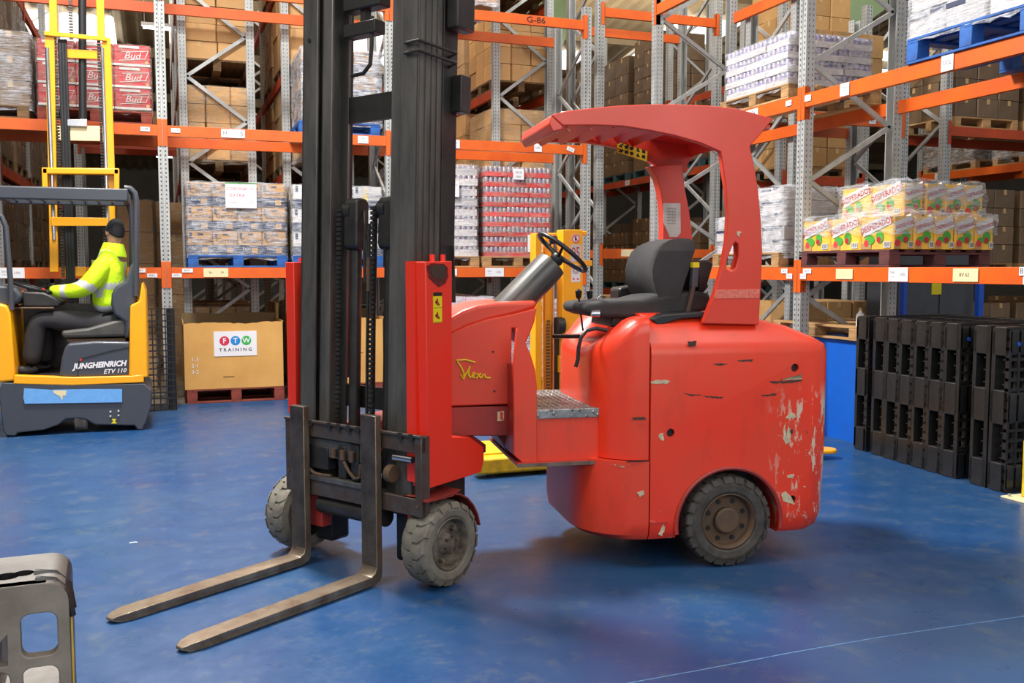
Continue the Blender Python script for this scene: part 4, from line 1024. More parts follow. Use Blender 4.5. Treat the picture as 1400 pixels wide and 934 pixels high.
# ---------------------------------------------------------------- step
T0 = .16
sx0 = SR(735, 563, T0)[0]; sx1 = -.62; zt = SR(770, 559, T0)[1]
mb = MB().box(sx0-.06, sx1, T0, .95, zt-.30, zt-.022); mb.build('step_box', M['red2'], FK, bevel=.006)
t = NT('diamond_plate'); w1 = t.n.new('ShaderNodeTexVoronoi'); w1.inputs['Scale'].default_value = 34; t.l.new(t.co, w1.inputs['Vector'])
t.set('Base Color', t.mix(t.ramp(t.noise(9, 4), .3, .7), srgb((176, 178, 176)), srgb((128, 130, 128)))).set('Metallic', .6).set('Roughness', .35); t.bump(t.ramp(w1.outputs['Distance'], .1, .35, 1, 0), .8, .01); M['diamond'] = t.m
dpm = MB().box(sx0-.06, sx1, T0-.006, .95, zt-.022, zt)
dpm.box(sx0-.06, sx1, T0-.008, T0-.002, zt-.05, zt-.002).build('step_plate', M['diamond'], FK, bevel=.003)
mb = MB()
for i in range(11):
    for j in range(2):
        a = sx0-.03+i*.034; sgn = 1 if (i+j) % 2 else -1
        if a < sx1-.01: mb.bar((a-.008, T0-.009, zt-.02-.018*j-.006*sgn), (a+.008, T0-.009, zt-.02-.018*j+.006*sgn), .004, .004)
for i in range(11):
    for j in range(22):
        a = sx0-.03+i*.034; sgn = 1 if (i+j) % 2 else -1
        if a < sx1-.01: mb.bar((a-.009, T0+.02+.034*j-.009*sgn, zt+.001), (a+.009, T0+.02+.034*j+.009*sgn, zt+.001), .005, .003)
mb.build('tread_pattern', M['diamond'], FK)
zb_ = SR(770, 632, T0-.03)[1]
MB().box(sx0-.12, -.66, T0-.04, .9, zb_-.012, zb_+.006).build('lower_step', M['redd'], FK, bevel=.002)
MB().box(sx0-.12, -.66, T0-.045, T0-.038, zb_-.016, zb_+.002).build('step_edge', M['fork'], FK)
# ---------------------------------------------------------------- dash, cowl, fin
TD0, TD1 = .30, .84
fin = [SR(u, v, T0) for u, v in ((706,449),(715,462),(725,485),(731,505),(733.5,530),(733.5,634),(722,636),(713,632),(702,622),(702,560),(701,500))]
MB().prism(fin, st, T0-.012, T0+.02).build('side_fin', M['red2'], FK, bevel=.004)
MB().prism([(a, z) for a, z in [SR(u, v, T0) for u, v in ((701,500),(709,500),(709,628),(702,622))]], st, T0, .9).build('fin_wall', M['redd'], FK)
pan = [SR(u, v, TD0) for u, v in ((606,462),(615,456),(640,445),(668,436),(700,430),(734,421),(731,440),(724,458),(717,473),(711,462),(704,449),(700,449),(699,553),(606,556))]
MB().prism(pan, st, TD0, TD1).build('dash_panel', M['red2'], FK, bevel=.012, seg=3)
cow = [SR(u, v, TD0+.03) for u, v in ((606,445),(615,434),(632,424),(652,417),(675,414),(700,412.5),(733,411),(733.5,421),(700,431),(668,438),(640,447),(606,464))]
MB().prism(cow, st, TD0+.015, TD1-.015).build('dash_cowl', M['red2'], FK, bevel=.03, seg=4)
low = [SR(u, v, TD0) for u, v in ((606,557),(699,554),(700,600),(697,596),(606,595))]
MB().prism([SR(u, v, TD0+.02) for u, v in ((600,557),(700,554.5),(700,596),(600,595.5))], st, TD0+.01, TD1-.02).build('chassis_arm', M['redd'], FK, bevel=.006)
MB().prism([SR(u, v, TD0+.15) for u, v in ((678,594),(703,594),(712,636),(700,628),(689,612))], st, TD0+.1, TD1).build('pivot_bracket', M['redd'], FK)
mb = MB()
for pxs in ([(86,764),(130,761),(178,774)], [(90,770),(104,790),(114,808),(122,828),(121,857)], [(106,834),(119,857),(132,832),(146,806),(152,792)], [(152,792),(145,815),(146,836),(154,850)],
            [(158,845),(170,838),(178,828),(170,823),(163,834),(166,848),(178,850)], [(184,829),(194,838),(206,851)], [(206,827),(194,840),(184,853)], [(208,850),(216,836),(224,832),(226,846),(236,850),(253,850)]):
    q = [SR(600+x_/3.592, 280+y_/3.592, TD0-.001) for x_, y_ in pxs]
    mb.tube([(a, TD0-.004, z) for a, z in q], .0048, n=6)
mb.build('painted_lettering', M['ylabel'], FK)['label'] = 'handwritten yellow brand word on the dash panel'
for (u, v) in ((674, 481), (676, 535)):
    a_ = SR(u, v, TD0); MB().cyl((a_[0], TD0-.003, a_[1]), (a_[0], TD0+.01, a_[1]), .006, n=10).build('screw', M['inkblack'], FK)
a_ = [SR(u, v, TD0+.008) for u, v in ((680,563),(689,562),(689,575),(680,576))]
mb = MB(); mb.prism(a_, st, TD0+.006, TD0+.011); mb.mi = 1; mb.prism([SR(u, v, TD0+.004) for u, v in ((684,563),(688,565),(687,570),(689,575),(684,573))], st, TD0+.003, TD0+.006); mb.build('worn_sticker', [M['cream'], M['redm']], FK)
# steering column shroud (flattened drum) and wheel
a_ = SR(690, 428, .52); b_ = SR(754, 361, .52)
A_ = Vector((a_[0], .52, a_[1])); B_ = Vector((b_[0], .52, b_[1])); ax = (B_-A_).normalized()
side_ = Vector((0, 1, 0)); nrm_ = ax.cross(side_).normalized()
R = []
for k_, (f_, sc_) in enumerate(((-.4, 1.05), (0, 1.03), (.9, .97), (1, .93), (1.0, .6))):
    P0 = A_.lerp(B_, f_); R.append([P0+side_*(.13*sc_*math.cos(2*PI*i/28))+nrm_*(.092*sc_*math.copysign(abs(math.sin(2*PI*i/28))**.8, math.sin(2*PI*i/28))) for i in range(28)])
MB().rings(R).build('steering_column', M['plasticg'], FK, ang=50)
hm = A_.lerp(B_, .55)-side_*.118; MB().bar(hm-ax*.05-nrm_*.03, hm+ax*.08-nrm_*.03, .02, .012).build('column_grip_slot', M['plastic'], FK)
cw = SR(769, 345, .50); CW = Vector((cw[0], .50, cw[1])); wx = Vector((SR(800, 371, .5)[0]-SR(739, 319, .5)[0], 0, SR(800, 371, .5)[1]-SR(739, 319, .5)[1])); rad = wx.length/2-.005; wx.normalize()
wy = Vector((0, 1, 0)); wn = wx.cross(wy).normalized()
if wn.dot(ax) < 0: wn = -wn
ring = [CW+wx*(rad*math.cos(2*PI*i/40))+wy*(rad*math.sin(2*PI*i/40)) for i in range(41)]
sw = MB().tube(ring, .0135, n=10, cap=False).build('steering_wheel', M['plastic'], FK)
for k_ in (0.2, 2.3, 4.4):
    MB().tube([CW-wn*.045, CW-wn*.02+(wx*math.cos(k_)+wy*math.sin(k_))*rad*.5, CW+(wx*math.cos(k_)+wy*math.sin(k_))*rad*.98], .009).build('spoke', M['plastic'], sw)
MB().lathe(CW-wn*.08, wn, [(0, .03), (.02, .04), (.05, .035), (.055, 0)], 20).build('hub', M['plastic'], sw)
kp = CW-wx*rad*.35+wy*rad*.93
kb = MB().lathe(kp, wn, [(0, .008), (.025, .008), (.03, .02), (.06, .024), (.075, .012), (.078, 0)], 16); kb.build('spinner_knob', M['plastic'], sw)
MB().tube([B_-ax*.01, CW-wn*.06], .03).build('column_shaft', M['plastic'], FK)
MB().tube([B_+side_*.05, CW-wn*.02+side_*.06-wx*.03], .008).build('red_tagged_stalk', M['redd'], FK)
# ---------------------------------------------------------------- front unit (u rearward, v towards the far side)
def F_(mb, name, m, parent=None, **k): return mb.xf(FM).build(name, M[m] if isinstance(m, str) else m, parent or FK, **k)
TILT = Matrix.Translation((-.1, 0, .3)) @ Matrix.Rotation(math.radians(1.9), 4, 'Y') @ Matrix.Translation((.1, 0, -.3))
def Mt(mb, name, m, parent=None, **k): return mb.xf(TILT).xf(FM).build(name, M[m] if isinstance(m, str) else m, parent or FK, **k)
TOP = 3.45
def channel(v0, v1, openside, u0, u1, z0, z1, th=.016):
    """rolled mast channel; web on the outer side"""
    mb = MB()
    w = (v0, v0+th) if openside > 0 else (v1-th, v1)
    mb.box(u0, u1, w[0], w[1], z0, z1); mb.box(u0, u0+th, v0, v1, z0, z1); mb.box(u1-th, u1, v0, v1, z0, z1); return mb
Mt(channel(.115, .235, 1, -.13, .05, .42, TOP), 'outer_mast_rail', 'steel_dk', bevel=.004)
Mt(channel(.865, .985, -1, -.13, .05, .42, TOP), 'outer_mast_rail', 'steel_dk', bevel=.004)
Mt(channel(.245, .325, 1, -.105, .035, .40, TOP-.1), 'inner_mast_rail', 'steel_dk', bevel=.004)
Mt(channel(.775, .855, -1, -.105, .035, .40, TOP-.1), 'inner_mast_rail', 'steel_dk', bevel=.004)
Mt(MB().box(.06, .17, .12, .2, 1.58, TOP).add([(.06,.12,1.45),(.19,.12,1.45),(.19,.2,1.45),(.06,.2,1.45),(.06,.12,1.75),(.17,.12,1.75),(.17,.2,1.75),(.06,.2,1.75)], [(0,3,2,1),(4,5,6,7),(0,1,5,4),(1,2,6,5),(2,3,7,6),(3,0,4,7)]), 'mast_back_rail', 'steel_black', bevel=.004)
for u_, w__ in ((-.085, .012), (-.04, .006), (.0, .012)): Mt(MB().box(u_, u_+w__, .108, .1155, .9, TOP), 'rail_rib', 'steel_dk')
Mt(MB().box(.06, .17, .9, .98, 1.0, TOP), 'mast_back_rail', 'steel_black', bevel=.004)
Mt(MB().box(.02, .05, .24, .86, 2.42, 2.56), 'mast_crossmember', 'steel_black')
Mt(MB().box(.02, .05, .24, .86, .86, .98), 'mast_crossmember', 'steel_black')
Mt(MB().box(.0, .06, .24, .86, .52, .60), 'mast_crossmember', 'steel_black')
Mt(MB().box(-.04, .05, .24, .86, 3.25, 3.38), 'mast_crossmember', 'steel_black')
# lift cylinders, pulleys, chains, hoses
for vc, s_ in ((.66, 1), (.40, -1)):
    cy = Mt(MB().cyl((-.02, vc, .45), (-.02, vc, 1.78), .032, n=20), 'lift_cylinder', 'steel_black')
    Mt(MB().prism(rrect(-.075, .02, 1.72, 2.0, .035, 4), lambda a, b, d: (a, d, b), vc-.055, vc+.045), 'cylinder_head', 'steel_black', cy, bevel=.01)
    Mt(MB().cyl((-.03, vc+.0, 1.93), (-.03, vc+.055, 1.93), .055, n=24), 'chain_pulley', 'steel_black', cy)
    for du in (-.088,):
        mb = MB(); z = .55
        while z < 1.93:
            mb.box(du-.006, du+.006, vc+.045+(.004 if int(z*100) % 2 else 0), vc+.08, z, z+.018); z += .026
        mb.box(du+.006, du+.012, vc+.05, vc+.076, .55, 1.93); Mt(mb, 'lift_chain', 'steel_black')
for vc, z0, z1, u in ((.53, .66, 1.86, -.05), (.47, .6, 1.95, -.06), (.56, 1.55, 1.86, -.05)):
    Mt(MB().tube([(u, vc, z0), (u, vc+.005, (z0+z1)/2), (u, vc, z1)], .009), 'hydraulic_hose', 'steel_black')
Mt(MB().tube([(-.02, .60, 1.93), (-.04, .57, 1.85), (-.05, .545, 1.7), (-.05, .53, 1.6)], .008), 'hydraulic_hose', 'steel_black')
Mt(MB().cyl((-.05, .528, 1.5), (-.05, .528, 1.68), .014, n=10), 'hose_fitting', 'rim_rust')
Mt(MB().tube([(-.03, .7, 2.66), (-.04, .6, 2.66), (-.04, .55, 2.7), (-.04, .54, 2.8), (-.04, .54, 2.95)], .011), 'hydraulic_hose', 'steel_black')
Mt(MB().box(-.06, .02, .5, .74, 2.86, 2.93), 'hose_bracket', 'steel_black', bevel=.005)
Mt(MB().box(-.05, .04, .48, .76, 3.0, 3.2), 'chain_anchor_block', 'steel_black', bevel=.01)
Mt(MB().box(-.03, .01, .60, .64, 2.9, 3.3), 'chain_anchor_rod', 'steel_black')
for k_ in range(2): Mt(MB().tube([(-.14, .20, 2.74-.05*k_), (-.15, .10, 2.74-.05*k_), (.09, .06, 2.72-.05*k_), (.10, .12, 2.71-.05*k_)], .008), 'hose_guide', 'steel_black')
Mt(MB().box(.06, .2, .03, .11, 2.84, 3.2), 'side_guard_box', 'steel_black', bevel=.012)
Mt(MB().box(.12, .2, .05, .12, 2.43, 2.62), 'side_guard_box', 'steel_black', bevel=.006)
Mt(MB().cyl((-.135, .93, 2.86), (-.13, .93, 2.86), .012, n=10), 'bolt', 'inkblack')
# red mast covers
cov = [SF(u, v, .02) for u, v in ((578.5,358),(615,357),(615,598),(640,598),(658,611),(659,628),(655,645),(640,650),(583,668))]
cv = F_(MB().prism(cov, st, .005, .115), 'mast_cover', 'redm', bevel=.004)
ux = SF(578.5, 500, .02)[0]
F_(MB().box(ux-.004, ux+.06, .07, .13, .55, 1.655), 'mast_cover_flange', 'redm')
for u in (592, 606.5):
    a_ = SF(u, 356, .05); F_(MB().cyl((a_[0], .055, a_[1]-.01), (a_[0], .055, a_[1]+.03), .014, n=14), 'cover_peg', 'redm')
M['soot'] = mat('black_soot_smudge', (52, 22, 18), .7, c2=(130, 30, 22), scale=60)
F_(MB().prism([SF(u, v, .004) for u, v in ((583,364),(590,360),(607,361),(612,366),(613,378),(609,388),(600,393),(594,388),(586,380))], st, .0035, .006), 'soot_smudge', 'soot')
F_(MB().prism([SF(u, v, .004) for u, v in ((589,366),(596,363),(608,364),(609,376),(603,382),(594,380),(590,374))], st, .0025, .005), 'burnt_logo', 'gouge')
mb = MB(); yq = [SF(u, v, .004) for u, v in ((592,400),(604,400),(604,441),(592,441))]
s0, z1 = yq[0]; s1, z0 = yq[2]; dz = (z1-z0); mb.prism([(s0, z0), (s1, z0), (s1, z1), (s0, z1)], st, .002, .006)
mb.mi = 1; w_ = s1-s0
for (za, zb2) in ((.02, .03), (.49, .50), (.88, 1.0)): mb.prism([(s0, z0+dz*za), (s1, z0+dz*za), (s1, z0+dz*zb2), (s0, z0+dz*zb2)], st, .001, .004)
for zc in (.68, .24):
    for (dx_, dz_, r_) in ((0, .07, .09), (0, -.02, .13), (-.15, .0, .08), (.18, -.08, .07)):
        blob(mb, lambda a, b, o: (a, .0015-o, b), s0+w_*(.45+dx_), z0+dz*(zc+dz_), w_*r_, .0005, 1 if dx_ else 2, 10, 1.6)
mb.xf(FM); mb.build('warning_sticker', [M['ylabel'], M['inkblack'], M['ored']], FK, fixn=False)
F_(MB().box(-.10, .06, 1.03, 1.10, .80, 1.655), 'mast_cover', 'redm', bevel=.004)
F_(MB().cyl((-.02, 1.06, 1.65), (-.02, 1.06, 1.68), .012, n=12), 'cover_peg', 'redm')
a_ = SF(705, 0, 0)
# chassis block, axle, fender
F_(MB().prism([SF(u, v, .14) for u, v in ((600,596),(640,593),(660,607),(660,618),(600,640))], st, .115, .95), 'axle_block', 'redd', bevel=.006)
F_(MB().box(-.06, .12, .14, 1.0, .33, .46), 'axle_housing', 'steel_black', bevel=.02)
F_(MB().box(-.02, .14, .14, .34, .07, .40), 'axle_knuckle', 'steel_black', bevel=.02)
F_(MB().box(-.0, .14, .86, 1.0, .07, .40), 'axle_knuckle', 'steel_black', bevel=.02)
F_(MB().box(-.14, -.07, .78, .98, .2, .42), 'axle_bracket', 'redd', bevel=.006)
F_(MB().box(-.13, -.08, .11, .145, .10, .45), 'axle_bracket', 'redm', bevel=.004)
F_(MB().cyl((-.12, .3, .33), (-.12, .8, .33), .05, n=20), 'side_shift_cylinder', 'steel_black')
F_(MB().cyl((.28, .55, .35), (.28, .55, .95), .10, n=24), 'pivot_pin', 'steel_black')
F_(MB().box(.05, .42, .35, .75, .62, .80), 'pivot_arm', 'redd', bevel=.01)
mb = MB(); fp = [SF(u, v, .02) for u, v in ((594,672),(622,657),(652,660),(668,682),(672,697),(669,697),(664,684),(650,664),(622,661),(596,676))]
arc = [(.245*math.cos(math.radians(a))*1.02, .22+.26*math.sin(math.radians(a))) for a in (100, 85, 70, 55, 40, 25, 10)]
pl2 = arc+[(x*.965, .22+(z-.22)*.965) for x, z in arc[::-1]]
F_(mb.prism(pl2, st, -.03, .14), 'wheel_fender', 'redd', bevel=.002)
F_(MB().prism([(-.17, .475), (.02, .475), (.09, .485), (.02, .462), (-.17, .466)], st, -.03, .14), 'wheel_fender_top', 'redd')
F_(MB().box(.05, .3, .12, .3, .3, .56), 'steer_link_block', 'steel_black', bevel=.01)
# carriage
CU = -.175
F_(MB().box(CU, CU+.03, .0, 1.03, .705, .79), 'carriage_bar', 'steel_rust', bevel=.005)
mb = MB(); x = .03
F_(MB().box(CU-.012, CU+.01, .0, 1.03, .785, .798), 'carriage_rail', 'steel_rust', bevel=.002)
for k_ in range(13):
    if k_ in (2, 4, 9): continue
    mb.box(CU-.014, CU-.004, .05+.075*k_, .075+.075*k_, .765, .80)
F_(mb, 'rail_notch', 'steel_black')
F_(MB().box(CU+.02, CU+.05, .36, .98, .60, .70), 'carriage_plate', 'steel_dk', bevel=.005)
F_(MB().box(CU, CU+.03, .0, 1.03, .385, .475), 'carriage_bar', 'steel_rust', bevel=.005)
F_(MB().box(CU-.01, CU+.03, .36, .93, .47, .50), 'carriage_shelf', 'steel_dk', bevel=.004)
for v0, v1 in ((.0, .045), (.985, 1.03)): F_(MB().box(CU-.004, CU+.06, v0, v1, .385, .79), 'carriage_side_plate', 'steel_rust', bevel=.004)
for v0, v1, z in ((.06, .19, .70), (.93, .975, .69)): F_(MB().cyl((CU+.0, v0, z-.03), (CU+.0, v1, z-.03), .017, n=18), 'chrome_pin', 'chrome')
F_(MB().cyl((CU-.008, .03, .44), (CU, .03, .44), .010, n=14), 'bolt', 'rim_rust'); F_(MB().cyl((CU-.008, 1.0, .50), (CU, 1.0, .50), .010, n=14), 'bolt', 'rim_rust')
F_(MB().cyl((CU+.01, .20, .58), (CU+.01, .24, .58), .045, n=24), 'guide_roller', 'rim_rust', bevel=.004)
for (v0, v1, z0, z1, n_) in ((.70, .86, .53, .66, 'valve_block'), (.46, .52, .5, .70, 'valve_stem'), (.56, .62, .5, .68, 'valve_stem')):
    F_(MB().box(CU+.01, CU+.07, v0, v1, z0, z1), n_, 'steel_black', bevel=.008)
for (pts_) in (((.84, .53), (.80, .51), (.74, .505), (.66, .51)), ((.56, .60), (.52, .55), (.48, .52), (.44, .53), (.43, .6))):
    F_(MB().tube([(CU-.002, a, b) for a, b in pts_], .009), 'hydraulic_pipe', 'rim_rust')
for vv in (.57, .64, .50): F_(MB().cyl((CU, vv, .58+vv*.05), (CU, vv, .66), .016, n=12), 'pipe_fitting', 'rim_rust')
# forks
def fork(v0, v1, label):
    u1 = CU-.008; th = .042; uf = u1-th; tip = -1.335
    prof = [(u1, .875), (uf, .875), (uf, .095), (uf-.010, .070), (uf-.035, .052), (-.8, .047), (tip+.09, .040), (tip+.03, .034), (tip, .024), (tip, .012), (tip+.03, .004), (tip+.09, .003), (-1.0, .003), (-.45, .003), (uf-.02, .005), (u1-.012, .02), (u1, .055)]
    n = len(prof); mb = MB()
    def w(u): return 0 if u > tip+.08 else (.014 if u > tip+.02 else .034)
    A0 = [(a, v0+w(a), b) for a, b in prof]; B0 = [(a, v1-w(a), b) for a, b in prof]
    # extra station before the tip for the chamfer
    mb.add(A0+B0, [tuple(range(n))[::-1], tuple(range(n, 2*n))]+[(i, (i+1) % n, n+(i+1) % n, n+i) for i in range(n)])
    o = F_(mb, 'fork', [M['fork'], M['forkup']], bevel=.004)
    fm = (FM.inverted())
    for p in o.data.polygons:
        c_ = fm @ p.center
        if c_.z > .12 and c_.x > -.3: p.material_index = 1
    o['label'] = label; return o
fork(.272, .382, 'near worn steel fork'); fork(.822, .934, 'far worn steel fork')
# ================================================================== yellow reach truck with driver
YT = 10.15
TK = thing('reach_truck', 'yellow and dark grey reach truck at the left with a seated driver', 'reach truck', (-.85, YT, 0))
def toT(mb): return mb.xf(Matrix.Translation((.85, -YT, 0)))
def T_(mb, name, m, parent=None, **k): return toT(mb).build(name, M[m] if isinstance(m, str) else m, parent or TK, **k)
def yp(pts, y=YT): return [Y_(u, v, y) for u, v in pts]
yz = lambda a, b, d: (a, d, b)
T_(MB().prism(yp([(-2,540),(2,523),(100,526),(197,524),(207,534),(207,556),(200,578),(196,584),(196,588),(188,588),(184,582),(130,581),(118,574),(107,572),(90,573),(80,581),(60,588),(24,592),(22,596),(8,596),(4,588)]), yz, YT, YT+.95), 'chassis', 'dgrey', bevel=.012)
T_(MB().box(*[Y_(0, 0, YT)[0]*0-1.45, -.28], YT+.05, YT+.95, .12, .5), 'chassis_core', 'steel_black')
for (u, v) in ((14, 593), (192, 588)): 
    a = Y_(u, v, YT+.05); T_(MB().cyl((a[0]-.03, YT+.06, .05), (a[0]+.03, YT+.06, .05), .05, n=16), 'stabiliser_castor', 'steel_black')
a = Y_(101, 596, YT+.1); T_(MB().cyl((-.86, YT+.17, .16), (-.74, YT+.17, .16), .16, n=32), 'drive_wheel', 'hub', bevel=.01)
# yellow body: left column, sill, right column
T_(MB().prism(yp([(-30,416),(-2,415),(9,418),(14,428),(20,505),(20,521),(2,523),(-30,523)]), yz, YT-.0, YT+.9), 'body_column', 'yellow', bevel=.02, seg=3)
T_(MB().prism(yp([(20,513),(100,516),(178,514),(196,512),(197,523),(100,527),(18,525)]), yz, YT-.004, YT+.09), 'body_sill', 'yellow', bevel=.008)
T_(MB().prism(yp([(178,418),(190,412),(194,386),(199,398),(203,516),(176,519)]), yz, YT-.002, YT+.9), 'body_column', 'yellow', bevel=.015, seg=3)
T_(MB().box(-1.40, -.30, YT+.1, YT+.9, .50, .575), 'cab_floor', 'steel_black')
T_(MB().box(-1.52, -.22, YT+.86, YT+.92, .5, 1.25), 'cab_back_panel', 'steel_black')
# seat pedestal with lettering
ped = yp([(88,476),(92,470),(130,467),(178,468),(178,516),(86,517),(80,514),(84,488)])
T_(MB().prism(ped, yz, YT+.04, YT+.7), 'seat_pedestal', 'dgrey', bevel=.025, seg=4)
mb = MB(); a = Y_(141, 499, YT+.036)
letters(mb, 'JUNGHEINRICH', .074, lambda x, y: (a[0]-.03+x*.92, YT+.034, a[1]+y+x*.035), bold=.0035, shear=.25, sx=1.0)
a2 = Y_(157, 507.5, YT+.036); letters(mb, 'ETV 110', .060, lambda x, y: (a2[0]+x, YT+.034, a2[1]+y+x*.035), bold=.001, shear=.25)
mb.mi = 1; a3 = Y_(112, 496, YT+.034); blob(mb, lambda x, y, o: (x, YT+.0335-o, y), a3[0]-.01, a3[1]+.028, .014, .001, 1, 3, 1.3)
toT(mb).build('maker_lettering', [M['white'], M['redm']], TK, fixn=False)
T_(MB().tube([(x, YT+.036, z) for x, z in yp([(106,516),(107,495),(112,490),(150,480),(178,474)], YT+.036)], .004, n=5), 'panel_line', 'steel_black')
# blue tape strip
M['bluetape'] = mat('pale_blue_tape', (104, 164, 222), .6, var=.06, scale=20)
tp = yp([(33,531),(70,533),(120,532),(167,532),(167,550),(34,552),(32,544)], YT-.012)
T_(MB().prism(tp, yz, YT-.016, YT-.011), 'blue_tape_strip', 'bluetape'); T_(MB().prism(yp([(72,534),(91,534),(90,541),(86,541),(85,548),(82,542),(74,538)], YT-.018), yz, YT-.018, YT-.0155), 'tape_scuff', 'cream')
mb = MB(); q = yp([(153,573),(159,573),(157,576),(160,579),(152,579),(155,576)], YT-.012); mb.prism(q, yz, YT-.016, YT-.012); T_(mb, 'yellow_mark', 'ylabel')
for (u, v) in ((151,563),(162,562),(151,569),(162,568)):
    a = Y_(u, v, YT-.01); T_(MB().cyl((a[0], YT-.014, a[1]), (a[0], YT, a[1]), .009, n=8), 'screw', 'cwhite')
# seat
def TS(name, pts, y0, y1, m, b=.02): return T_(MB().prism(yp(pts, YT+.2), yz, y0, y1), name, m, bevel=b, seg=3)
TS('seat_cushion', [(84,452),(120,448),(160,437),(172,436),(174,460),(86,462)], YT+.14, YT+.62, 'plasticg', .03)
TS('seat_rail', [(92,463),(172,462),(172,468),(92,468)], YT+.18, YT+.55, 'rim_rust', .004)
TS('seat_backrest', [(153,402),(158,392),(172,384),(178,364),(186,356),(189,380),(187,420),(178,462),(170,462),(171,440),(156,430),(152,416)], YT+.12, YT+.62, 'dgrey', .03)
# steering console
TS('console', [(-10,389),(12,390),(24,394),(32,404),(28,414),(12,420),(-10,420)], YT+.1, YT+.75, 'dgrey', .03)
TS('control_desk', [(30,398),(60,400),(86,412),(80,420),(30,420)], YT+.2, YT+.75, 'steel_black', .02)
TS('desk_edge', [(12,420),(74,420),(74,422),(12,422)], YT+.15, YT+.75, 'rim_rust', .004)
a = Y_(43, 396, YT+.35); rg = [(a[0]+.17*math.cos(2*PI*i/28), YT+.38+.17*math.sin(2*PI*i/28), a[1]+.02-.05*math.cos(2*PI*i/28)) for i in range(29)]
T_(MB().tube(rg, .016, n=8, cap=False), 'steering_wheel', 'plastic')
T_(MB().tube([(a[0], YT+.38, a[1]-.1), (a[0], YT+.38, a[1]+.02)], .04, n=10), 'steering_hub', 'plastic')
TS('red_switch', [(54,396),(58,394),(61,398),(57,401)], YT+.3, YT+.34, 'redm', .003)
TS('yellow_switch', [(29,397),(34,401),(31,406),(28,403)], YT+.25, YT+.3, 'yellow', .003)
# overhead guard: dark slab with grille, posts
ga = Y_(0, 254, YT+.05); gb = Y_(172, 256, YT+.05)
zt_ = ga[1]; T_(MB().box(ga[0]-.06, gb[0]+.02, YT, YT+.05, zt_-.125, zt_), 'guard_front_bar', 'dgrey', bevel=.015, seg=3)
T_(MB().box(ga[0]-.06, gb[0]+.02, YT+.75, YT+.8, zt_-.125, zt_), 'guard_rear_bar', 'dgrey', bevel=.01)
for x in (ga[0]-.06, gb[0]-.03): T_(MB().box(x, x+.05, YT+.05, YT+.75, zt_-.12, zt_-.01), 'guard_side_bar', 'dgrey', bevel=.01)
mb = MB()
for k_ in range(9): x = ga[0]+.05+k_*(gb[0]-ga[0]-.08)/8; mb.box(x-.008, x+.008, YT+.05, YT+.75, zt_-.10, zt_-.07)
for k_ in range(3): y = YT+.2+.2*k_; mb.box(ga[0], gb[0], y-.008, y+.008, zt_-.10, zt_-.07)
T_(mb, 'guard_grille', 'dgrey')
def postT(pts, y, r=.022): 
    q = [Y_(u, v, y) for u, v in pts]; T_(MB().tube([(x, y, z) for x, z in q], r, n=12), 'guard_post', 'dgrey')
postT([(170,257),(178,258),(184,264),(186,274),(186,330),(186,405)], YT+.1, .03); postT([(-8,292),(2,296),(8,310),(14,380),(16,424)], YT+.05, .025); postT([(172,262),(180,300),(180,410)], YT+.7, .025)
# mast behind
YM = 11.2
def TM(pts, name, m, y0=YM, y1=YM+.08, b=.004): return T_(MB().prism(yp(pts, y0), yz, y0, y1), name, m, bevel=b)
TM([(61,45),(74,45),(78,300),(80,372),(68,372),(66,240)], 'mast_rail', 'yellow'); TM([(139,50),(151,52),(157,240),(158,372),(148,372),(146,240)], 'mast_rail', 'yellow')
TM([(67,-10),(77,-10),(79,46),(67,46)], 'mast_rail_upper', 'yellow', YM+.09, YM+.15); TM([(131,-10),(142,-10),(143,54),(133,54)], 'mast_rail_upper', 'yellow', YM+.09, YM+.15)
TM([(60,42),(145,50),(146,56),(60,48)], 'mast_crossbar', 'yellow', YM-.03, YM+.0); TM([(91,67),(134,69),(134,81),(91,79)], 'mast_crossbar', 'yellow', YM+.05, YM+.08)
TM([(57,229),(163,230),(163,239),(57,238)], 'mast_crossbar', 'yellow', YM-.09, YM-.02, .012); TM([(57,229),(64,229),(66,272),(58,272)], 'mast_bracket', 'yellow', YM-.09, YM-.02); TM([(156,231),(163,231),(163,272),(156,272)], 'mast_bracket', 'yellow', YM-.09, YM-.02)
TM([(70,297),(148,298),(148,309),(70,309)], 'mast_crossbar', 'yellow', YM-.03, YM); TM([(84,364),(118,365),(118,378),(84,378)], 'mast_crossbar', 'yellow', YM+.05, YM+.1)
TM([(78,172),(137,172),(137,193),(80,192)], 'mast_plate', 'cream', YM+.03, YM+.06); TM([(92,163),(119,163),(119,173),(92,172)], 'cylinder_mount', 'chrome', YM, YM+.04)
for u0, u1 in ((68, 74), (143, 148)):
    a = Y_(u0, 66, YM+.02); b_ = Y_(u1, 250, YM+.02); 
    T_(MB().cyl(((a[0]+b_[0])/2-.02, YM-.0, b_[1]-.6), ((a[0]+b_[0])/2-.02, YM-.0, a[1]), .022, n=16), 'lift_cylinder', 'chrome')
for u in (75, 135):
    a = Y_(u, 52, YM+.06); mb = MB(); z = 1.3; x = a[0]
    while z < a[1]: mb.box(x-.018+(z-a[1])*.0, x+.018, YM+.03, YM+.045, z, z+.02); z += .032
    T_(mb, 'lift_chain', 'steel_black')
for u, w_ in ((81, .025), (85, .025), (89, .025)):
    a = Y_(u, 54, YM+.02); T_(MB().tube([(a[0], YM+.02, 1.2), (a[0], YM+.02, a[1]-.05), (a[0], YM+.05, a[1])], .018, n=8), 'hydraulic_hose', 'plastic')
a = Y_(111, 0, YM+.1); b_ = Y_(113, 172, YM+.1); T_(MB().cyl((b_[0], YM+.12, b_[1]), (a[0]+.03, YM+.12, 5.2), .04, n=16), 'free_lift_cylinder', 'plastic')
mb = MB(); z = b_[1]+.9
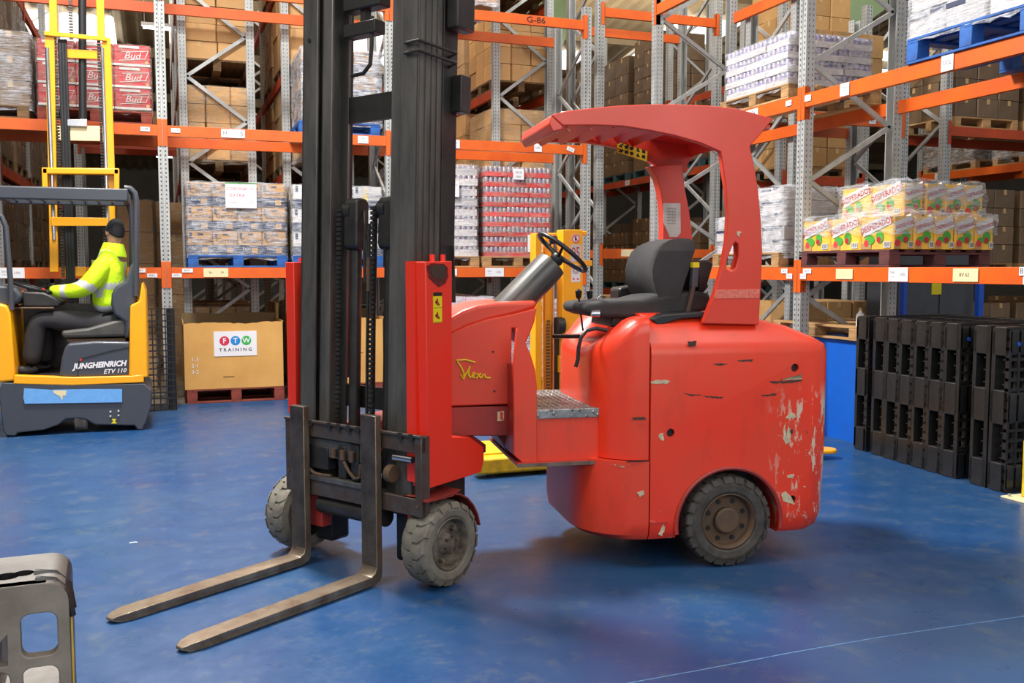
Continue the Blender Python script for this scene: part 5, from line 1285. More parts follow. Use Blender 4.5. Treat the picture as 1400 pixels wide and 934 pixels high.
while z < 5.2: mb.box(b_[0]-.1, b_[0]-.06, YM+.1, YM+.115, z, z+.02); z += .03
T_(mb, 'centre_chain', 'steel_rust')
# straddle legs and carriage behind
for x in (-1.28, -.42): T_(MB().box(x-.07, x+.07, YM-.1, 11.75, .06, .22), 'straddle_leg', 'dgrey', bevel=.01)
# ------------------------------------------------------------------ the driver
DR = thing('person', 'person in yellow hi-vis jacket, black beanie and black trousers, seated in the reach truck', 'person', (-.45, YT+.38, .575))
hv = NT('hi_vis_fabric'); hv.set('Base Color', hv.mix(hv.ramp(hv.noise(7, 4), .35, .7), srgb((206, 246, 20)), srgb((186, 226, 18)))).set('Roughness', .75); hv.bump(hv.noise(11, 3), .35, .03); M['hivis'] = hv.m
M['reflect'] = mat('silver_reflective_band', (196, 198, 192), .4, var=.04); M['trouser'] = mat('black_work_trousers', (34, 33, 35), .85, c2=(46, 45, 48), scale=8, bump=.3, bscale=9)
M['skin'] = mat('skin', (214, 160, 132), .55, var=.05); M['knit'] = mat('black_knit', (24, 24, 26), .9, bump=.6, bscale=120); M['boot'] = mat('black_boot', (30, 28, 28), .5)
def skinned(name, joints, edges, root, m, parent, sub=2, smooth=0):
    me = bpy.data.meshes.new(name); me.from_pydata([j[0] for j in joints], edges, []); o = bpy.data.objects.new(name, me); C.objects.link(o)
    md = o.modifiers.new('skin', 'SKIN'); md.use_smooth_shade = True; md.branch_smoothing = .4
    for i, j in enumerate(joints):
        r_ = j[1] if isinstance(j[1], tuple) else (j[1], j[1]); me.skin_vertices[0].data[i].radius = r_; me.skin_vertices[0].data[i].use_root = (i == root)
    s_ = o.modifiers.new('sub', 'SUBSURF'); s_.levels = sub; s_.render_levels = sub
    if smooth: sm_ = o.modifiers.new('smooth', 'SMOOTH'); sm_.factor = .5; sm_.iterations = smooth
    bake(o); o.data.materials.clear(); o.data.materials.append(M[m] if isinstance(m, str) else m); o.data.shade_smooth(); o.parent = parent; return o
def W_(u, v, dy): a = Y_(u, v, YT+dy); return (a[0]+.45, dy-.38, a[1]-.575)      # driver-local point
hipc = W_(160, 444, .38)
def off(p, dx=0, dy=0, dz=0): return (p[0]+dx, p[1]+dy, p[2]+dz)
# body surface (skin): torso, neck, head core, arms, legs as one mesh
chest = W_(148, 372, .38); waist = W_(154, 412, .38); neck = W_(155, 338, .38); headp = W_(157, 318, .38)
shN = W_(146, 355, .20); shF = W_(148, 358, .54); elN = W_(118, 398, .14); elF = W_(112, 398, .58); wrN = W_(66, 399, .28); wrF = W_(60, 398, .50)
hpN = W_(160, 446, .28); hpF = W_(160, 446, .48); knN = W_(52, 435, .26); knF = W_(58, 435, .50); anN = W_(42, 498, .28); anF = W_(62, 496, .52); toN = W_(24, 508, .26); toF = W_(46, 508, .52)
J = [(hipc, .13), (waist, (.14, .12)), (chest, (.17, .13)), (neck, .055), (headp, .085), (shN, .07), (elN, .045), (wrN, .03), (shF, .07), (elF, .045), (wrF, .03), (hpN, .10), (knN, .065), (anN, .045), (hpF, .10), (knF, .065), (anF, .045), (toN, .04), (toF, .04)]
Ed = [(0,1),(1,2),(2,3),(3,4),(2,5),(5,6),(6,7),(2,8),(8,9),(9,10),(0,11),(11,12),(12,13),(0,14),(14,15),(15,16)]
J = J[:17]
J[7] = (tuple(elN[i]*.2+wrN[i]*.8 for i in range(3)), .025); J[10] = (tuple(elF[i]*.2+wrF[i]*.8 for i in range(3)), .025)
skinned('body', J, Ed, 0, 'skin', DR)
# jacket
cN = tuple(elN[i]*.1+wrN[i]*.9 for i in range(3)); cF = tuple(elF[i]*.1+wrF[i]*.9 for i in range(3))
J = [(W_(153, 432, .38), (.225, .20)), (W_(150, 408, .38), (.235, .21)), (W_(148, 380, .38), (.25, .21)), (W_(149, 358, .38), (.21, .17)), (W_(155, 338, .38), (.11, .11)), (off(shN, 0, 0, -.01), .125), (elN, .098), (cN, .062), (off(shF, 0, 0, -.01), .125), (elF, .098), (cF, .062),
     (tuple(shN[i]*.5+elN[i]*.5 for i in range(3)), .115), (tuple(shF[i]*.5+elF[i]*.5 for i in range(3)), .115), (tuple(elN[i]*.5+cN[i]*.5 for i in range(3)), .084), (tuple(elF[i]*.5+cF[i]*.5 for i in range(3)), .084)]
Ed = [(0,1),(1,2),(2,3),(3,4),(3,5),(5,11),(11,6),(6,13),(13,7),(3,8),(8,12),(12,9),(9,14),(14,10)]
jk = skinned('jacket', J, Ed, 2, 'hivis', DR, smooth=9)
def keep_largest(o, frac=.2):
    bm = bmesh.new(); bm.from_mesh(o.data); seen = set(); isl = []
    for v in bm.verts:
        if v in seen: continue
        st_, comp = [v], []; seen.add(v)
        while st_:
            a_ = st_.pop(); comp.append(a_)
            for e_ in a_.link_edges:
                b_ = e_.other_vert(a_)
                if b_ not in seen: seen.add(b_); st_.append(b_)
        isl.append(comp)
    big_ = max(len(c_) for c_ in isl); print('islands', [len(c_) for c_ in isl])
    bmesh.ops.delete(bm, geom=[v for c_ in isl if len(c_) < frac*big_ for v in c_], context='VERTS'); bm.to_mesh(o.data); bm.free()
keep_largest(jk)
# reflective bands: assign faces of the jacket lying inside band volumes
jk.data.materials.append(M['reflect'])
def seg_t(p, a, b):
    a = Vector(a); b = Vector(b); d = b-a; return (Vector(p)-a).dot(d)/d.length_squared, ((Vector(p)-a)-d*((Vector(p)-a).dot(d)/d.length_squared)).length
sj = jk.modifiers.new('s', 'SUBSURF'); sj.levels = 1; bake(jk)
for p in jk.data.polygons:
    c_ = p.center; ta, ra = seg_t(c_, shN, elN); tb, rb = seg_t(c_, elN, cN); tc, rc = seg_t(c_, shF, elF); td, rd = seg_t(c_, elF, cF); tt, rt2 = seg_t(c_, J[0][0], J[3][0])
    ismid = True
    if (ra < .16 and .80 < ta < .98 and c_.y < -.08) or (rb < .12 and .55 < tb < .70) or (rc < .16 and .80 < tc < .98 and c_.y > .1) or (rd < .12 and .55 < td < .70): p.material_index = 1
    elif c_.y > -.34 and c_.y < .3 and ra > .11 and rb > .1 and rc > .11 and rd > .1 and (.08 < tt < .20 or .50 < tt < .62): p.material_index = 1
    elif tt > .62 and (.075 < abs(c_.y) < .125): p.material_index = 1
    elif False: pass
MB().lathe(W_(155, 338, .38), (.1, 0, 1), [(-.09, .135), (-.03, .118), (.035, .098), (.04, .085), (.0, .075)], 20, cap=False).build('collar', M['hivis'], DR)
# trousers
J = [(off(hipc, -.02), (.19, .17)), (hpN, .14), (tuple(hpN[i]*.5+knN[i]*.5 for i in range(3)), .125), (knN, .11), (tuple(knN[i]*.5+anN[i]*.5 for i in range(3)), .105), (off(anN, 0, 0, -.01), .10), (hpF, .14), (tuple(hpF[i]*.5+knF[i]*.5 for i in range(3)), .125), (knF, .11), (tuple(knF[i]*.5+anF[i]*.5 for i in range(3)), .105), (off(anF, 0, 0, -.01), .10)]
skinned('trousers', J, [(0,1),(1,2),(2,3),(3,4),(4,5),(0,6),(6,7),(7,8),(8,9),(9,10)], 0, 'trouser', DR, smooth=5)
for an, to in ((anN, toN), (anF, toF)):
    d = Vector(to)-Vector(an); z0 = .045; a = Vector((an[0]+.05, an[1], z0)); b = Vector((to[0]-.02, to[1], z0-.005))
    skinned('boot', [(tuple(Vector((an[0]+.01, an[1], an[2]-.02))), .052), (tuple(a), (.05, .055)), (tuple(a.lerp(b, .55)), (.046, .055)), (tuple(b), (.036, .045))], [(0,1),(1,2),(2,3)], 0, 'boot', DR)
# head: turned away and up; beanie covers it, a little cheek shows on the left
hc = Vector(W_(157, 317, .38)); hd = MB()
R = []
fw = Vector((-.45, .80, .38)).normalized()
def headring():
    rings = []
    upv = Vector((.18, -.1, .97)).normalized(); sd = fw.cross(upv).normalized(); f2 = upv.cross(sd).normalized()
    if f2.dot(fw) < 0: f2 = -f2
    for k_ in range(15):
        h_ = -.125+.235*k_/14; q = (h_+.0075)/.1175; q = max(-.999, min(.999, q)); r_ = math.sqrt(1-q*q)
        ring = []
        for i in range(24):
            a = 2*PI*i/24; ca, sa = math.cos(a), math.sin(a)
            fx = .098*ca*r_; jw = .0
            if ca > 0 and h_ < -.02: fx += .012*ca
            if ca > .93:
                if -.035 < h_ < .0: fx += .022*(1-abs(h_+.02)/.03)      # nose
                if .005 < h_ < .03: fx -= .004                         # eyes level
                if -.075 < h_ < -.05: fx += .006                        # lips
                if h_ < -.09: fx += .008                                # chin
            sy = .076*sa*r_*(1-.15*(h_ < -.05))
            ring.append(tuple(hc+upv*h_+f2*fx+sd*sy))
        rings.append(ring)
    return rings, upv, sd, f2
rings_, upv, sd, f2 = headring()
hd.rings(rings_).build('head', M['skin'], DR, ang=180, sub=1)
for s_ in (-1, 1):
    e = hc+sd*(s_*.078)-f2*.005-upv*.01
    MB().lathe(e-sd*s_*.006, sd*s_, [(0, .024), (.008, .03), (.014, .026), (.010, .014), (.006, 0)], 14).build('ear', M['skin'], DR)
    ey = hc+f2*.088+sd*(s_*.032)+upv*.018; MB().lathe(ey-f2*.006, f2, [(0, .012), (.006, .011), (.010, .005), (.011, 0)], 10).build('eye', M['inkblack'], DR)
MB().bar(hc+f2*.098-sd*.022-upv*.058, hc+f2*.098+sd*.022-upv*.058, .006, .006).build('mouth', M['pink'], DR)
rb = []
for k_ in range(10):
    h_ = -.02+.155*k_/9; q = h_/.137; r_ = math.sqrt(max(0.0004, 1-q*q)); ring = []
    for i in range(24):
        a = 2*PI*i/24; tilt = -.045*max(0, -math.cos(a))*(1-k_/9)
        ring.append(tuple(hc+upv*(h_+.005+tilt)+f2*((.110 if k_ else .104)*math.cos(a)*r_-.004)+sd*(.089*math.sin(a)*r_)))
    rb.append(ring)
MB().rings(rb).build('beanie', M['knit'], DR, ang=180, sub=1)
# gloved hands with fingers on the controls
M['glove'] = mat('black_glove', (36, 34, 36), .7)
for wr, el, sgn in ((wrN, elN, 1), (wrF, elF, -1)):
    d = (Vector(wr)-Vector(el)).normalized(); dn = (d+Vector((0, 0, -.15))).normalized(); sdv = d.cross(Vector((0, 0, 1))).normalized(); w0 = Vector(wr)
    J = [(tuple(w0-d*.02), .030), (tuple(w0+dn*.03), (.034, .026)), (tuple(w0+dn*.065), (.040, .022))]; Ed = [(0,1),(1,2)]
    for k_, (so, L) in enumerate(((-.033, .065), (-.011, .075), (.011, .072), (.032, .058))):
        b0 = w0+dn*.085+sdv*so; b1 = b0+dn*L*.45+Vector((0, 0, -.008)); b2 = b1+dn*L*.3+Vector((0, 0, -.022)); b3 = b2+Vector((0, 0, -.022))+dn*.004
        n0 = len(J); J += [(tuple(b0), .0105), (tuple(b1), .0095), (tuple(b2), .009), (tuple(b3), .008)]; Ed += [(2, n0), (n0, n0+1), (n0+1, n0+2), (n0+2, n0+3)]
    n0 = len(J); t0_ = w0+dn*.04+sdv*.035*sgn; J += [(tuple(t0_), .012), (tuple(t0_+dn*.03+sdv*.02*sgn+Vector((0, 0, -.01))), .0105), (tuple(t0_+dn*.055+sdv*.018*sgn+Vector((0, 0, -.025))), .009)]; Ed += [(1, n0), (n0, n0+1), (n0+1, n0+2)]
    skinned('gloved_hand', J, Ed, 0, 'glove', DR)
# ================================================================== yellow pedestrian stacker behind the forklift
ST = thing('stacker', 'yellow stacker with mast numbered 05, standing behind the red forklift', 'stacker', (3.0, 7.2, 0))
def toS(mb): return mb.xf(Matrix.Translation((-3.0, -7.2, 0)))
def K_(pts, name, m, y0, y1, b=.005, mats=None): return toS(MB().prism(yp(pts, y0), yz, y0, y1)).build(name, mats or M[m], ST, bevel=b)
YK = 7.1
K_([(732,319),(741,319),(741,640),(732,640)], 'mast_rail', 'yellow', YK, YK+.12); K_([(745,322),(757,322),(756,640),(745,640)], 'inner_mast_rail', 'yellow', YK+.06, YK+.12)
K_([(769.5,314),(797,314),(797,640),(769,640)], 'mast_rail', 'yellow', YK-.03, YK+.1)
K_([(735,319),(797,318),(797,326),(735,327)], 'mast_crossbar', 'yellow', YK+.12, YK+.16); K_([(790,356),(810,356),(810,364),(790,364)], 'mast_bracket', 'yellow', YK-.05, YK); K_([(795,316),(803,316),(803,322),(795,322)], 'mast_bracket', 'yellow', YK+.01, YK+.04)
K_([(765,487),(774,485),(774,510),(765,510)], 'mast_bracket', 'yellow', YK, YK+.05)
K_([(756,440),(768,440),(768,640),(756,640)], 'mast_cylinder', 'steel_black', YK+.04, YK+.1); 
a = Y_(765, 445, YK); toS(MB().cyl((a[0]-.03, YK-.0, a[1]), (a[0]+.03, YK+.0, a[1]), .07, n=20)).build('chain_wheel', M['steel_black'], ST)
mb = MB(); a = Y_(753, 0, YK); z = .3
while z < 1.2: mb.box(a[0]-.012, a[0]+.012, YK+.02, YK+.035, z, z+.016); z += .026
toS(mb).build('lift_chain', M['steel_rust'], ST)
a = Y_(755, 500, YK+.05); toS(MB().cyl((a[0], YK+.03, .3), (a[0], YK+.03, 1.5), .008, n=8)).build('chrome_rod', M['chrome'], ST)
def KP(u, v, w, h, fn_): pass
ax0 = Y_(787, 326, YK-.03)
mb = MB(); f = lambda a, b, o: (a, YK-.031-o, b); blob(mb, f, ax0[0], ax0[1], .037, .001, 0, 24)
mb.mi = 1
ringp = [(ax0[0]+.031*math.cos(2*PI*k/24), YK-.033, ax0[1]+.031*math.sin(2*PI*k/24)) for k in range(25)]; mb.tube(ringp, .004, n=5, cap=False)
mb.mi = 2; blob(mb, f, ax0[0], ax0[1]+.014, .006, .002, 2, 8); mb.prism([(ax0[0]-.007, ax0[1]-.018), (ax0[0]+.007, ax0[1]-.018), (ax0[0]+.009, ax0[1]+.006), (ax0[0]-.009, ax0[1]+.006)], f, 0, .002)
mb.mi = 1; mb.bar((ax0[0]-.022, YK-.035, ax0[1]+.022), (ax0[0]+.022, YK-.035, ax0[1]-.022), .005, .002)
toS(mb).build('no_passengers_sign', [M['white'], M['inkred'], M['inkblack']], ST, fixn=False)
ax1 = Y_(787, 346, YK-.03); mb = MB(); patch(mb, f, ax1[0]-.045, ax1[0]+.048, ax1[1]-.07, ax1[1]+.068, .001, 0)
mb.mi = 1; letters(mb, '05', .125, lambda a, b: (ax1[0]+a, YK-.0335, ax1[1]+b), sx=.62); toS(mb).build('number_sticker', [M['cwhite'], M['ored']], ST, fixn=False)['label'] = 'white sticker with the number 05'
ax2 = Y_(787, 373, YK-.03); mb = MB(); patch(mb, f, ax2[0]-.038, ax2[0]+.04, ax2[1]-.075, ax2[1]+.07, .001, 0); mb.mi = 1
for r_ in (.028, .017): mb.tube([(ax2[0]+r_*math.cos(2*PI*k/20), YK-.033, ax2[1]+.022+r_*math.sin(2*PI*k/20)) for k in range(21)], .002, n=4, cap=False)
mb.mi = 2
for dx_ in (-.018, .018): blob(mb, f, ax2[0]+dx_, ax2[1]-.05, .009, .002, 2, 8)
toS(mb).build('safety_sticker', [M['white'], M['ink'], M['inkred']], ST, fixn=False)
# legs
toS(MB().box(2.22, 5.1, 6.86, 7.0, .03, .16)).build('straddle_leg', M['yellow2'], ST, bevel=.02)
toS(MB().box(2.3, 5.1, 7.45, 7.6, .03, .16)).build('straddle_leg', M['yellow2'], ST, bevel=.02)
toS(MB().box(2.32, 2.95, 6.98, 7.45, .10, .18)).build('base_plate', M['yellow2'], ST, bevel=.01)
for x in (2.35, 5.0):
    for y in (6.93, 7.52): toS(MB().cyl((x, y-.03, .045), (x, y+.03, .045), .045, n=16)).build('load_roller', M['steel_black'], ST)
toS(MB().box(3.35, 3.9, 6.95, 7.5, .12, .85)).build('motor_cover', M['dgrey'], ST, bevel=.04, seg=3)
toS(MB().tube([(3.6, 7.2, .8), (3.75, 7.2, 1.15), (3.8, 7.2, 1.2)], .02)).build('tiller', M['plastic'], ST)
# pallet truck nose poking out right of the red counterweight
PTk = thing('pallet_truck', 'yellow pallet truck foot poking out behind the red counterweight', 'pallet truck', (5.0, 6.7, 0), math.radians(-15))
MB().prism(rrect(-.55, .38, -.09, .09, .085, 6), lambda a, b, d: (a, b, d), .05, .085).build('fork', M['yellow'], PTk, bevel=.01)
MB().prism(rrect(-.55, .38, .32, .50, .085, 6), lambda a, b, d: (a, b, d), .05, .085).build('fork', M['yellow'], PTk, bevel=.01)
for y in (0, .41): MB().cyl((.22, y-.04, .03), (.22, y+.04, .03), .03, n=16).build('load_roller', M['steel_black'], PTk)
MB().box(-.68, -.5, -.08, .5, .03, .3).build('head', M['yellow'], PTk, bevel=.02)
# ================================================================== black plastic pallets standing on edge, right
def plastic_pallet(label, p, ang, m='blackpal', H=1.2, D=1.0, Tk=.16, group='black plastic pallets standing in a row on the right', deckdir=-1, proto={}):
    """standing pallet: local x = thickness, local y = depth away, z up. The narrow edge faces -y."""
    key = (m, deckdir)
    if key in proto:
        T = copy_tree(proto[key])
    else:
        T = thing('plastic_pallet', label, 'plastic pallet', (0, 0, 0), 0, group); proto[key] = T
        # deck grid (on the side of deckdir) and edge blocks
        dx0, dx1 = (0, .035) if deckdir < 0 else (Tk-.035, Tk)
        mb = MB()
        for k in range(13): y = .0+k*(D-.02)/12; mb.box(dx0, dx1, y, y+.02, .01, H-.01)
        for k in range(17): z = .0+k*(H-.02)/16; mb.box(dx0+.002, dx1-.002, 0, D, z, z+.022)
        mb.build('deck_grid', M[m], T)
        blk = []
        for z0, z1 in ((0, .21), (.49, .74), (H-.21, H)):
            for y0, y1 in ((0, .16), (.42, .58), (.84, 1.0)):
                blk.append(MB().prism(rrect(0, Tk, z0, z1, .03, 4), lambda a, b, d: (a, d, b), y0, y1).build('foot', M[m], T, bevel=.006))
        mb = MB(); rx = (Tk-.03, Tk) if deckdir < 0 else (0, .03)
        for y0, y1 in ((0, .16), (.42, .58), (.84, 1.0)): mb.box(rx[0], rx[1], y0, y1, .03, H-.03)
        mb.build('runner', M[m], T, bevel=.004)
        mb = MB()
        for z in (.245, .335, .425, .78, .87, .96): mb.box(dx0+(.03 if deckdir < 0 else -.03), dx1+(.03 if deckdir < 0 else -.03), .01, .02, z, z+.008)
        mb.build('rib', M[m], T)
        MB().cyl((dx0-.002 if deckdir < 0 else dx1-.0, .08, H-.12), (dx0+.004 if deckdir < 0 else dx1+.006, .08, H-.12), .016, n=12).build('plug', M['post_blue'], T)
    T['label'] = label; T['group'] = group; T.location = (p[0], p[1], 0); T.rotation_euler = (0, 0, ang); return T
# the row: edges face the aisle; each pallet's thickness runs along the row, depth goes away to the right
pts = [(5.80, 6.90), (5.775, 6.655), (5.755, 6.475), (5.735, 6.30), (5.72, 6.12), (5.705, 5.945), (5.69, 5.77)]
ords = ['farthest, first in the row beside the blue tub', 'second from the blue tub', 'third from the blue tub', 'fourth from the blue tub', 'fifth from the blue tub', 'sixth from the blue tub', 'nearest of the seven tightly packed ones, its grid side showing']
for i, (p, o_) in enumerate(zip(pts, ords)):
    # local x -> towards camera (-Y), local y -> +X
    T = plastic_pallet('black plastic pallet on edge, '+o_, p, math.radians(-90+ (1 if i else 0)), deckdir=1, H=1.2)
plastic_pallet('black plastic pallet on edge, farther of the separate front two', (5.675, 5.47), math.radians(-91), deckdir=1)
plastic_pallet('black plastic pallet on edge, nearest to the yellow guard post', (5.66, 5.285), math.radians(-91), deckdir=1)
# foreground pallet at the bottom left
FP = thing('plastic_pallet', 'dusty grey-black plastic pallet standing on edge in the bottom left corner', 'plastic pallet', (-.142, 1.50, 0), math.radians(3))
Hf, Wf, Tf = 1.165, .8, .16
def grid_plate(mb, y0, y1, hx, hz, cells):
    # plate in x (-Wf..0), z (0..Hf) with rounded openings, built from a triangulated boolean-free frame
    pass
pl_ = MB().prism(rrect(-Wf, 0, 0, Hf, .03, 5), lambda a, b, d: (a, d, b), 0, .022).build('deck', M['tan_pal'], FP)
ct = MB()
for iz in range(12):
    z1 = Hf-.044-iz*.080
    for ix in range(9):
        x1 = -.017-ix*.064
        if x1-.06 < -Wf: continue
        if ix == 1 and iz == 0: 
            ct.prism([(x1-.052, z1-.0), (x1-.012, z1-.0), (x1-.052, z1-.045)], lambda a, b, d: (a, d, b), -.1, .1); ct.prism([(x1-.002, z1-.028), (x1-.002, z1-.072), (x1-.045, z1-.072)], lambda a, b, d: (a, d, b), -.1, .1); continue
        ct.prism(rrect(x1-.048, x1, z1-.064, z1, .013, 4), lambda a, b, d: (a, d, b), -.1, .1)
cu = ct.build('cutter', M['tan_pal']); cu.location = FP.location; cu.rotation_euler = FP.rotation_euler; bpy.context.view_layer.update()
boolean(pl_, cu); resharp(pl_)
m_ = pl_.modifiers.new('bevel', 'BEVEL'); m_.width = .003; m_.segments = 2; m_.limit_method = 'ANGLE'
rim_ = MB()
op = rrect(-Wf, 0, 0, Hf, .03, 5); ip = rrect(-Wf+.012, -.012, .012, Hf-.012, .022, 5); n = len(op)
rim_.add([(a, 0.0, b) for a, b in op]+[(a, Tf, b) for a, b in op]+[(a, Tf, b) for a, b in ip]+[(a, 0.02, b) for a, b in ip],
         [f_ for i in range(n) for f_ in ((i, (i+1) % n, n+(i+1) % n, n+i), (n+i, n+(i+1) % n, 2*n+(i+1) % n, 2*n+i), (2*n+i, 2*n+(i+1) % n, 3*n+(i+1) % n, 3*n+i))])
M['dusty_top'] = mat('dusty_pallet_top', (92, 84, 74), .5, c2=(64, 58, 52), scale=14)
rm_ = rim_.build('rim', [M['blackpal'], M['dusty_top']], FP)
for p_ in rm_.data.polygons:
    if p_.normal.z > .6 and p_.center.z > Hf-.01: p_.material_index = 1
cc = MB()
for x_ in (-.085, -.25): 
    cc.cyl((x_, .055, Hf-.05), (x_, .055, Hf+.05), .018, n=16); cc.cyl((x_+.022, .062, Hf-.05), (x_+.022, .062, Hf+.05), .015, n=16); cc.cyl((x_-.02, .062, Hf-.05), (x_-.02, .062, Hf+.05), .013, n=16)
cu = cc.build('cutter', M['tan_pal']); cu.location = FP.location; cu.rotation_euler = FP.rotation_euler; bpy.context.view_layer.update(); boolean(rm_, cu); resharp(rm_)
mb = MB()
for x_ in (-.10, -.19, -.28, -.37): mb.box(x_-.004, x_+.004, .02, Tf-.01, .3, Hf-.012)
for z_ in (Hf-.18, Hf-.30, Hf-.43): mb.box(-Wf+.01, -.012, .03, Tf-.02, z_-.004, z_+.004)
mb.build('inner_rib', M['tan_pal'], FP)
for k_ in range(2): MB().tube([(-.045-.003*k_, .0+.02+.035*k_, Hf+.001), (-.02, .02+.035*k_, Hf-.004), (-.003, .02+.035*k_, Hf-.022), (.002, .02+.035*k_, Hf-.06)], .006).build('corner_bead', M['blackpal'], FP)
MB().prism([(.02, Hf-.30), (.055, Hf-.33), (.06, Hf-.08), (.045, Hf-.05), (.03, Hf-.1)], lambda a, b, d: (d, a, b), .0, .0015).build('yellow_paint_smear', M['yellow2'], FP)
# ------------------------------------------------------------------ black plastic pallet leaning behind the reach truck
BP = thing('plastic_pallet', 'black plastic grid pallet standing behind the yellow reach truck', 'plastic pallet', (-.42, 11.45, 0), 0)
mb = MB()
for k_ in range(8): x = k_*.07; mb.box(x, x+.014, 0, .03, 0, 1.17)
for k_ in range(18): mb.box(0, .52, .002, .028, k_*.068, k_*.068+.014)
mb.build('deck_grid', M['blackpal'], BP)
for x0 in (0, .44): MB().box(x0, x0+.09, .03, .15, 0, 1.17).build('runner', M['blackpal'], BP, bevel=.008)
# ------------------------------------------------------------------ blue tub with pallet lid
TB = thing('tub', 'bright blue plastic tub under a wooden pallet, behind the red counterweight', 'tub', (5.97, 7.05, 0))
mb = MB(); R = []
for z, i_ in ((0, .03), (.9, 0), (.93, 0)): R.append([(a, b, z) for a, b in rrect(i_, 1.15-i_, i_-.0, 1.25-i_, .06, 4)])
mb.rings(R).build('tub_body', M['blue_pl'], TB); MB().prism(rrect(-.015, 1.165, -.015, 1.265, .06, 4), lambda a, b, d: (a, b, d), .93, .955).build('rim', M['blue_pl'], TB, bevel=.008)
pallet('wooden pallet lying on the blue tub behind the red counterweight', (5.93, 8.32, .956), -PI/2, 'wood', 1.28, 1.15, H=.13)
bt = thing('bottle', 'small white-labelled bottle standing on the wooden pallet over the blue tub', 'bottle', (6.04, 7.14, 1.087))
MB().lathe((0, 0, 0), (0, 0, 1), [(0, .0), (0, .036), (.11, .036), (.13, .016), (.145, .014), (.146, 0)], 20).build('bottle_body', M['cwhite'], bt); MB().cyl((0, 0, .146), (0, 0, .17), .016, n=14).build('cap', M['tape'], bt)
M['crumple'] = mat('crumpled_red_white_wrap', (150, 70, 70), .35, c2=(200, 190, 190), scale=26, bump=.8, bscale=40)
rng = random.Random(4)
for i, (x, y, w_, h_, lb) in enumerate(((6.0, 7.9, .5, .13, 'crumpled red and white wrapped bundle on the tub pallet, far one'), (6.1, 7.35, .45, .10, 'crumpled red and white wrapped bundle on the tub pallet, near the bottle'))):
    mb = MB(); R = []
    for k_ in range(6):
        q = k_/5; R.append([(w_*math.cos(2*PI*j/18)*.5*(1-.25*q*q)*(1+rng.uniform(-.06, .06))+w_*.5, w_*.5*math.sin(2*PI*j/18)*(1-.25*q*q)*(1+rng.uniform(-.06, .06)), h_*q+rng.uniform(-.008, .008)*(k_ > 0)) for j in range(18)])
    o = mb.build('wrapped_bundle', M['crumple'], None, (x-.02, y-.05, 1.088), ang=30); tag(o, lb, 'bundle', 'wrapped bundles on the tub pallet')
# ------------------------------------------------------------------ yellow post, cabinets, blue posts
YP = thing('guard_post', 'yellow rack guard post at the right edge of the photo', 'guard post', (5.64, 4.97, 0))
mb = MB().box(0, .16, -.16, 0, .012, .42); mb.build('post', M['yellow2'], YP, bevel=.01); MB().box(-.10, .26, -.26, .08, 0, .012).build('base_plate', M['cream'], YP, bevel=.003)
for (x, y) in ((-.06, .04), (-.06, -.2)): MB().cyl((x, y, .012), (x, y, .03), .012, n=6).build('bolt', M['galv'], YP)
def XY(u, v, y): a = Y_(u, v, y); return a[0], a[1]
cx0 = XY(1226, 430, 8.6)[0]; cx1 = XY(1282, 430, 8.6)[0]; cx2 = XY(1330, 430, 8.6)[0]
cab_ = []
for a, b, lb in ((cx0, cx1, 'dark grey steel cabinet under the right rack, left one with the green notice'), (cx1+.01, cx2, 'dark grey steel cabinet under the right rack, right one beside the blue post')):
    cb = thing('cabinet', lb, 'cabinet', (a, 8.6, 0)); cab_.append(cb); MB().box(0, b-a, .01, .5, 0, 1.9).build('carcass', M['cabinet'], cb, bevel=.006); MB().box(.01, b-a-.01, -.008, .01, .04, 1.87).build('door', M['cabinet'], cb, bevel=.004)
n0 = XY(1284, 392, 8.55); MB().box(-.07, .07, -.014, -.008, -.09, .06).build('notice', M['ylabel'], cab_[0], (n0[0]-cx0, 0, n0[1]))['label'] = 'small yellow-green notice'
for u, lb in ((1221, 'slim blue post left of the dark grey cabinets'), (1262-24, 'blue post in front of the dark grey cabinets'), (1342, 'wide blue post right of the dark grey cabinets')):
    y = 8.3; x = XY(u, 400, y)[0]; w_ = {1221: .012, 1238: .04, 1342: .07}[u]
    tag(MB().box(x-w_/2, x+w_/2, y, y+.06, 0, 1.58).build('post', M['post_blue']), lb, 'post')
# debris on the floor
tag(MB().prism([(-.0, 0), (.028, .004), (.05, 0), (.04, .014), (.012, .016)], lambda a, b, d: (a, b, d), 0, .002).build('paper_scrap', M['white'], None, (-.232, 5.95, .0005)), 'tiny white paper scrap on the blue floor left of the forks', 'scrap')
# floor joint line across the foreground
jm = MB(); 
_g = lambda u, v: (ray(u, v)[0]*CH/-ray(u, v)[2], ray(u, v)[1]*CH/-ray(u, v)[2])
jp = [_g(850, 936), _g(960, 916), _g(1080, 893), _g(1200, 872), _g(1300, 857), _g(1420, 840)]
for a, b in zip(jp[:-1], jp[1:]): jm.bar((a[0], a[1], .0004), (b[0], b[1], .0004), .006, .0012)
M['joint'] = mat('pale_floor_joint', (104, 136, 168), .7, c2=(50, 96, 150), scale=30)
structure(jm, 'trim_10', M['joint'])
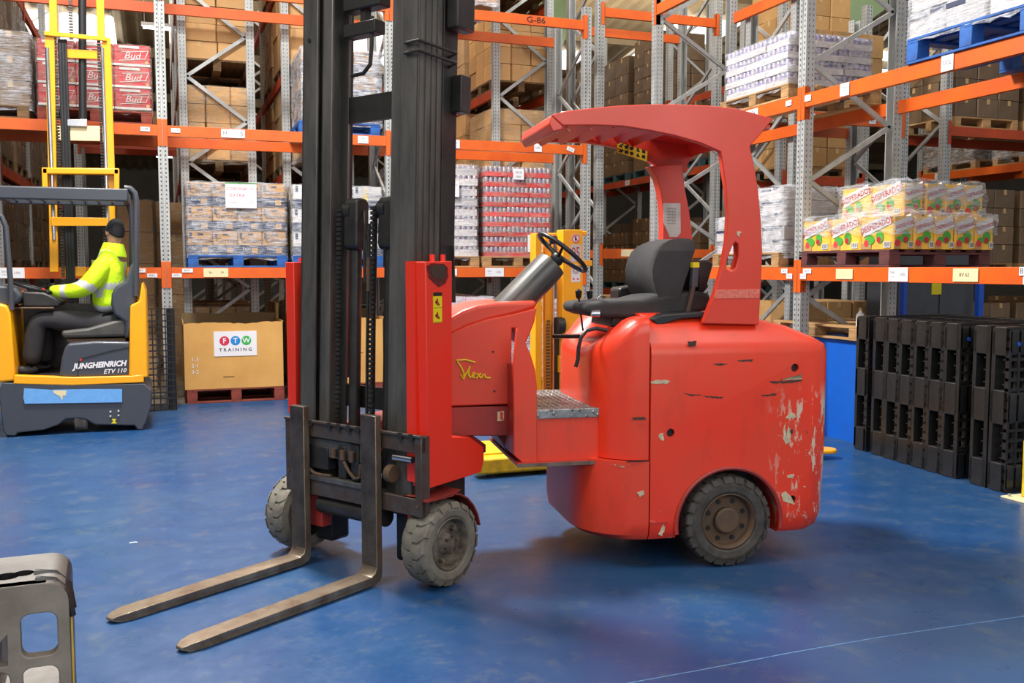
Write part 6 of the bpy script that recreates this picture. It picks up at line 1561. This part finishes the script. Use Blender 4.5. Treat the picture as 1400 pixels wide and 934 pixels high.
# silver jug behind the seat
JG = thing('canister', 'grey plastic canister with green cap standing behind the driver seat', 'canister', (RO[0], RO[1], 0), math.radians(RA))
cp = [SR(u, v, 1.0) for u, v in ((860,396),(866,380),(876,369),(889,362),(896,362),(897,400),(862,402))]
MB().prism(cp, st, .90, 1.0).build('canister_body', mat('grey_clear_plastic', (150, 150, 152), .25), JG, bevel=.02, seg=3)
a = SR(888, 361, .95); MB().cyl((a[0], .95, a[1]-.01), (a[0], .95, a[1]+.02), .02, n=14).build('cap', M['green_ink'], JG)
# ================================================================== light
w = bpy.data.worlds.new('world'); bpy.context.scene.world = w; w.use_nodes = True
bg = w.node_tree.nodes['Background']; bg.inputs[0].default_value = (1.0, .97, .95, 1); bg.inputs[1].default_value = WORLD
def area(name, loc, target, sx, sy, e, col=(1, 1, 1)):
    d = bpy.data.lights.new(name, 'AREA'); d.shape = 'RECTANGLE'; d.size = sx; d.size_y = sy; d.energy = e; d.color = col
    o = bpy.data.objects.new(name, d); C.objects.link(o); o.location = loc
    o.rotation_euler = (Vector(target)-Vector(loc)).to_track_quat('-Z', 'Y').to_euler(); return o
area('skylight_lamp', (-.2, 8.2, 8.0), (2.4, 4.6, 0), 1.4, 1.1, 1500, (1, .98, .95))
area('skylight_lamp', (4.5, 1.0, 8.5), (3, 5.5, .5), 5, 3, 180, (1, .97, .93))
area('skylight_lamp', (-3.5, 3.5, 8.5), (0, 9, .5), 4, 3, 520, (1, .97, .93))
area('front_fill', (2.0, -3.5, 4.2), (2.6, 5, 1.0), 7, 3, 230, (1, .98, .96))  # added fill behind the camera, brightens the truck's near flank
for x_, y_ in ((2, 20), (11, 21), (-4, 22)): area('bay_fill', (x_, y_, 6.3), (x_, y_, 12), 5, 3, 260, (1, .92, .78))  # hidden upward panels, added to brighten the roof underside
area('bay_fill', (1.9, 13.4, 7.6), (1.5, 14, 0), 7, 1, 200, (1, .92, .80))
area('bay_fill', (7.0, 10.8, 7.6), (8, 12, 0), 5, 3, 180, (1, .94, .84))
area('bay_fill', (3.5, 18, 7.6), (3.5, 19, 0), 10, 5, 220, (1, .90, .76))
area('bay_fill', (11, 14, 7.6), (11, 14, 0), 6, 6, 170, (1, .92, .80))
sc = bpy.context.scene
sc.view_settings.view_transform = 'Standard'; sc.view_settings.look = 'None'; sc.view_settings.gamma = 1; sc.view_settings.use_curve_mapping = False
sc.view_settings.exposure = EXPO
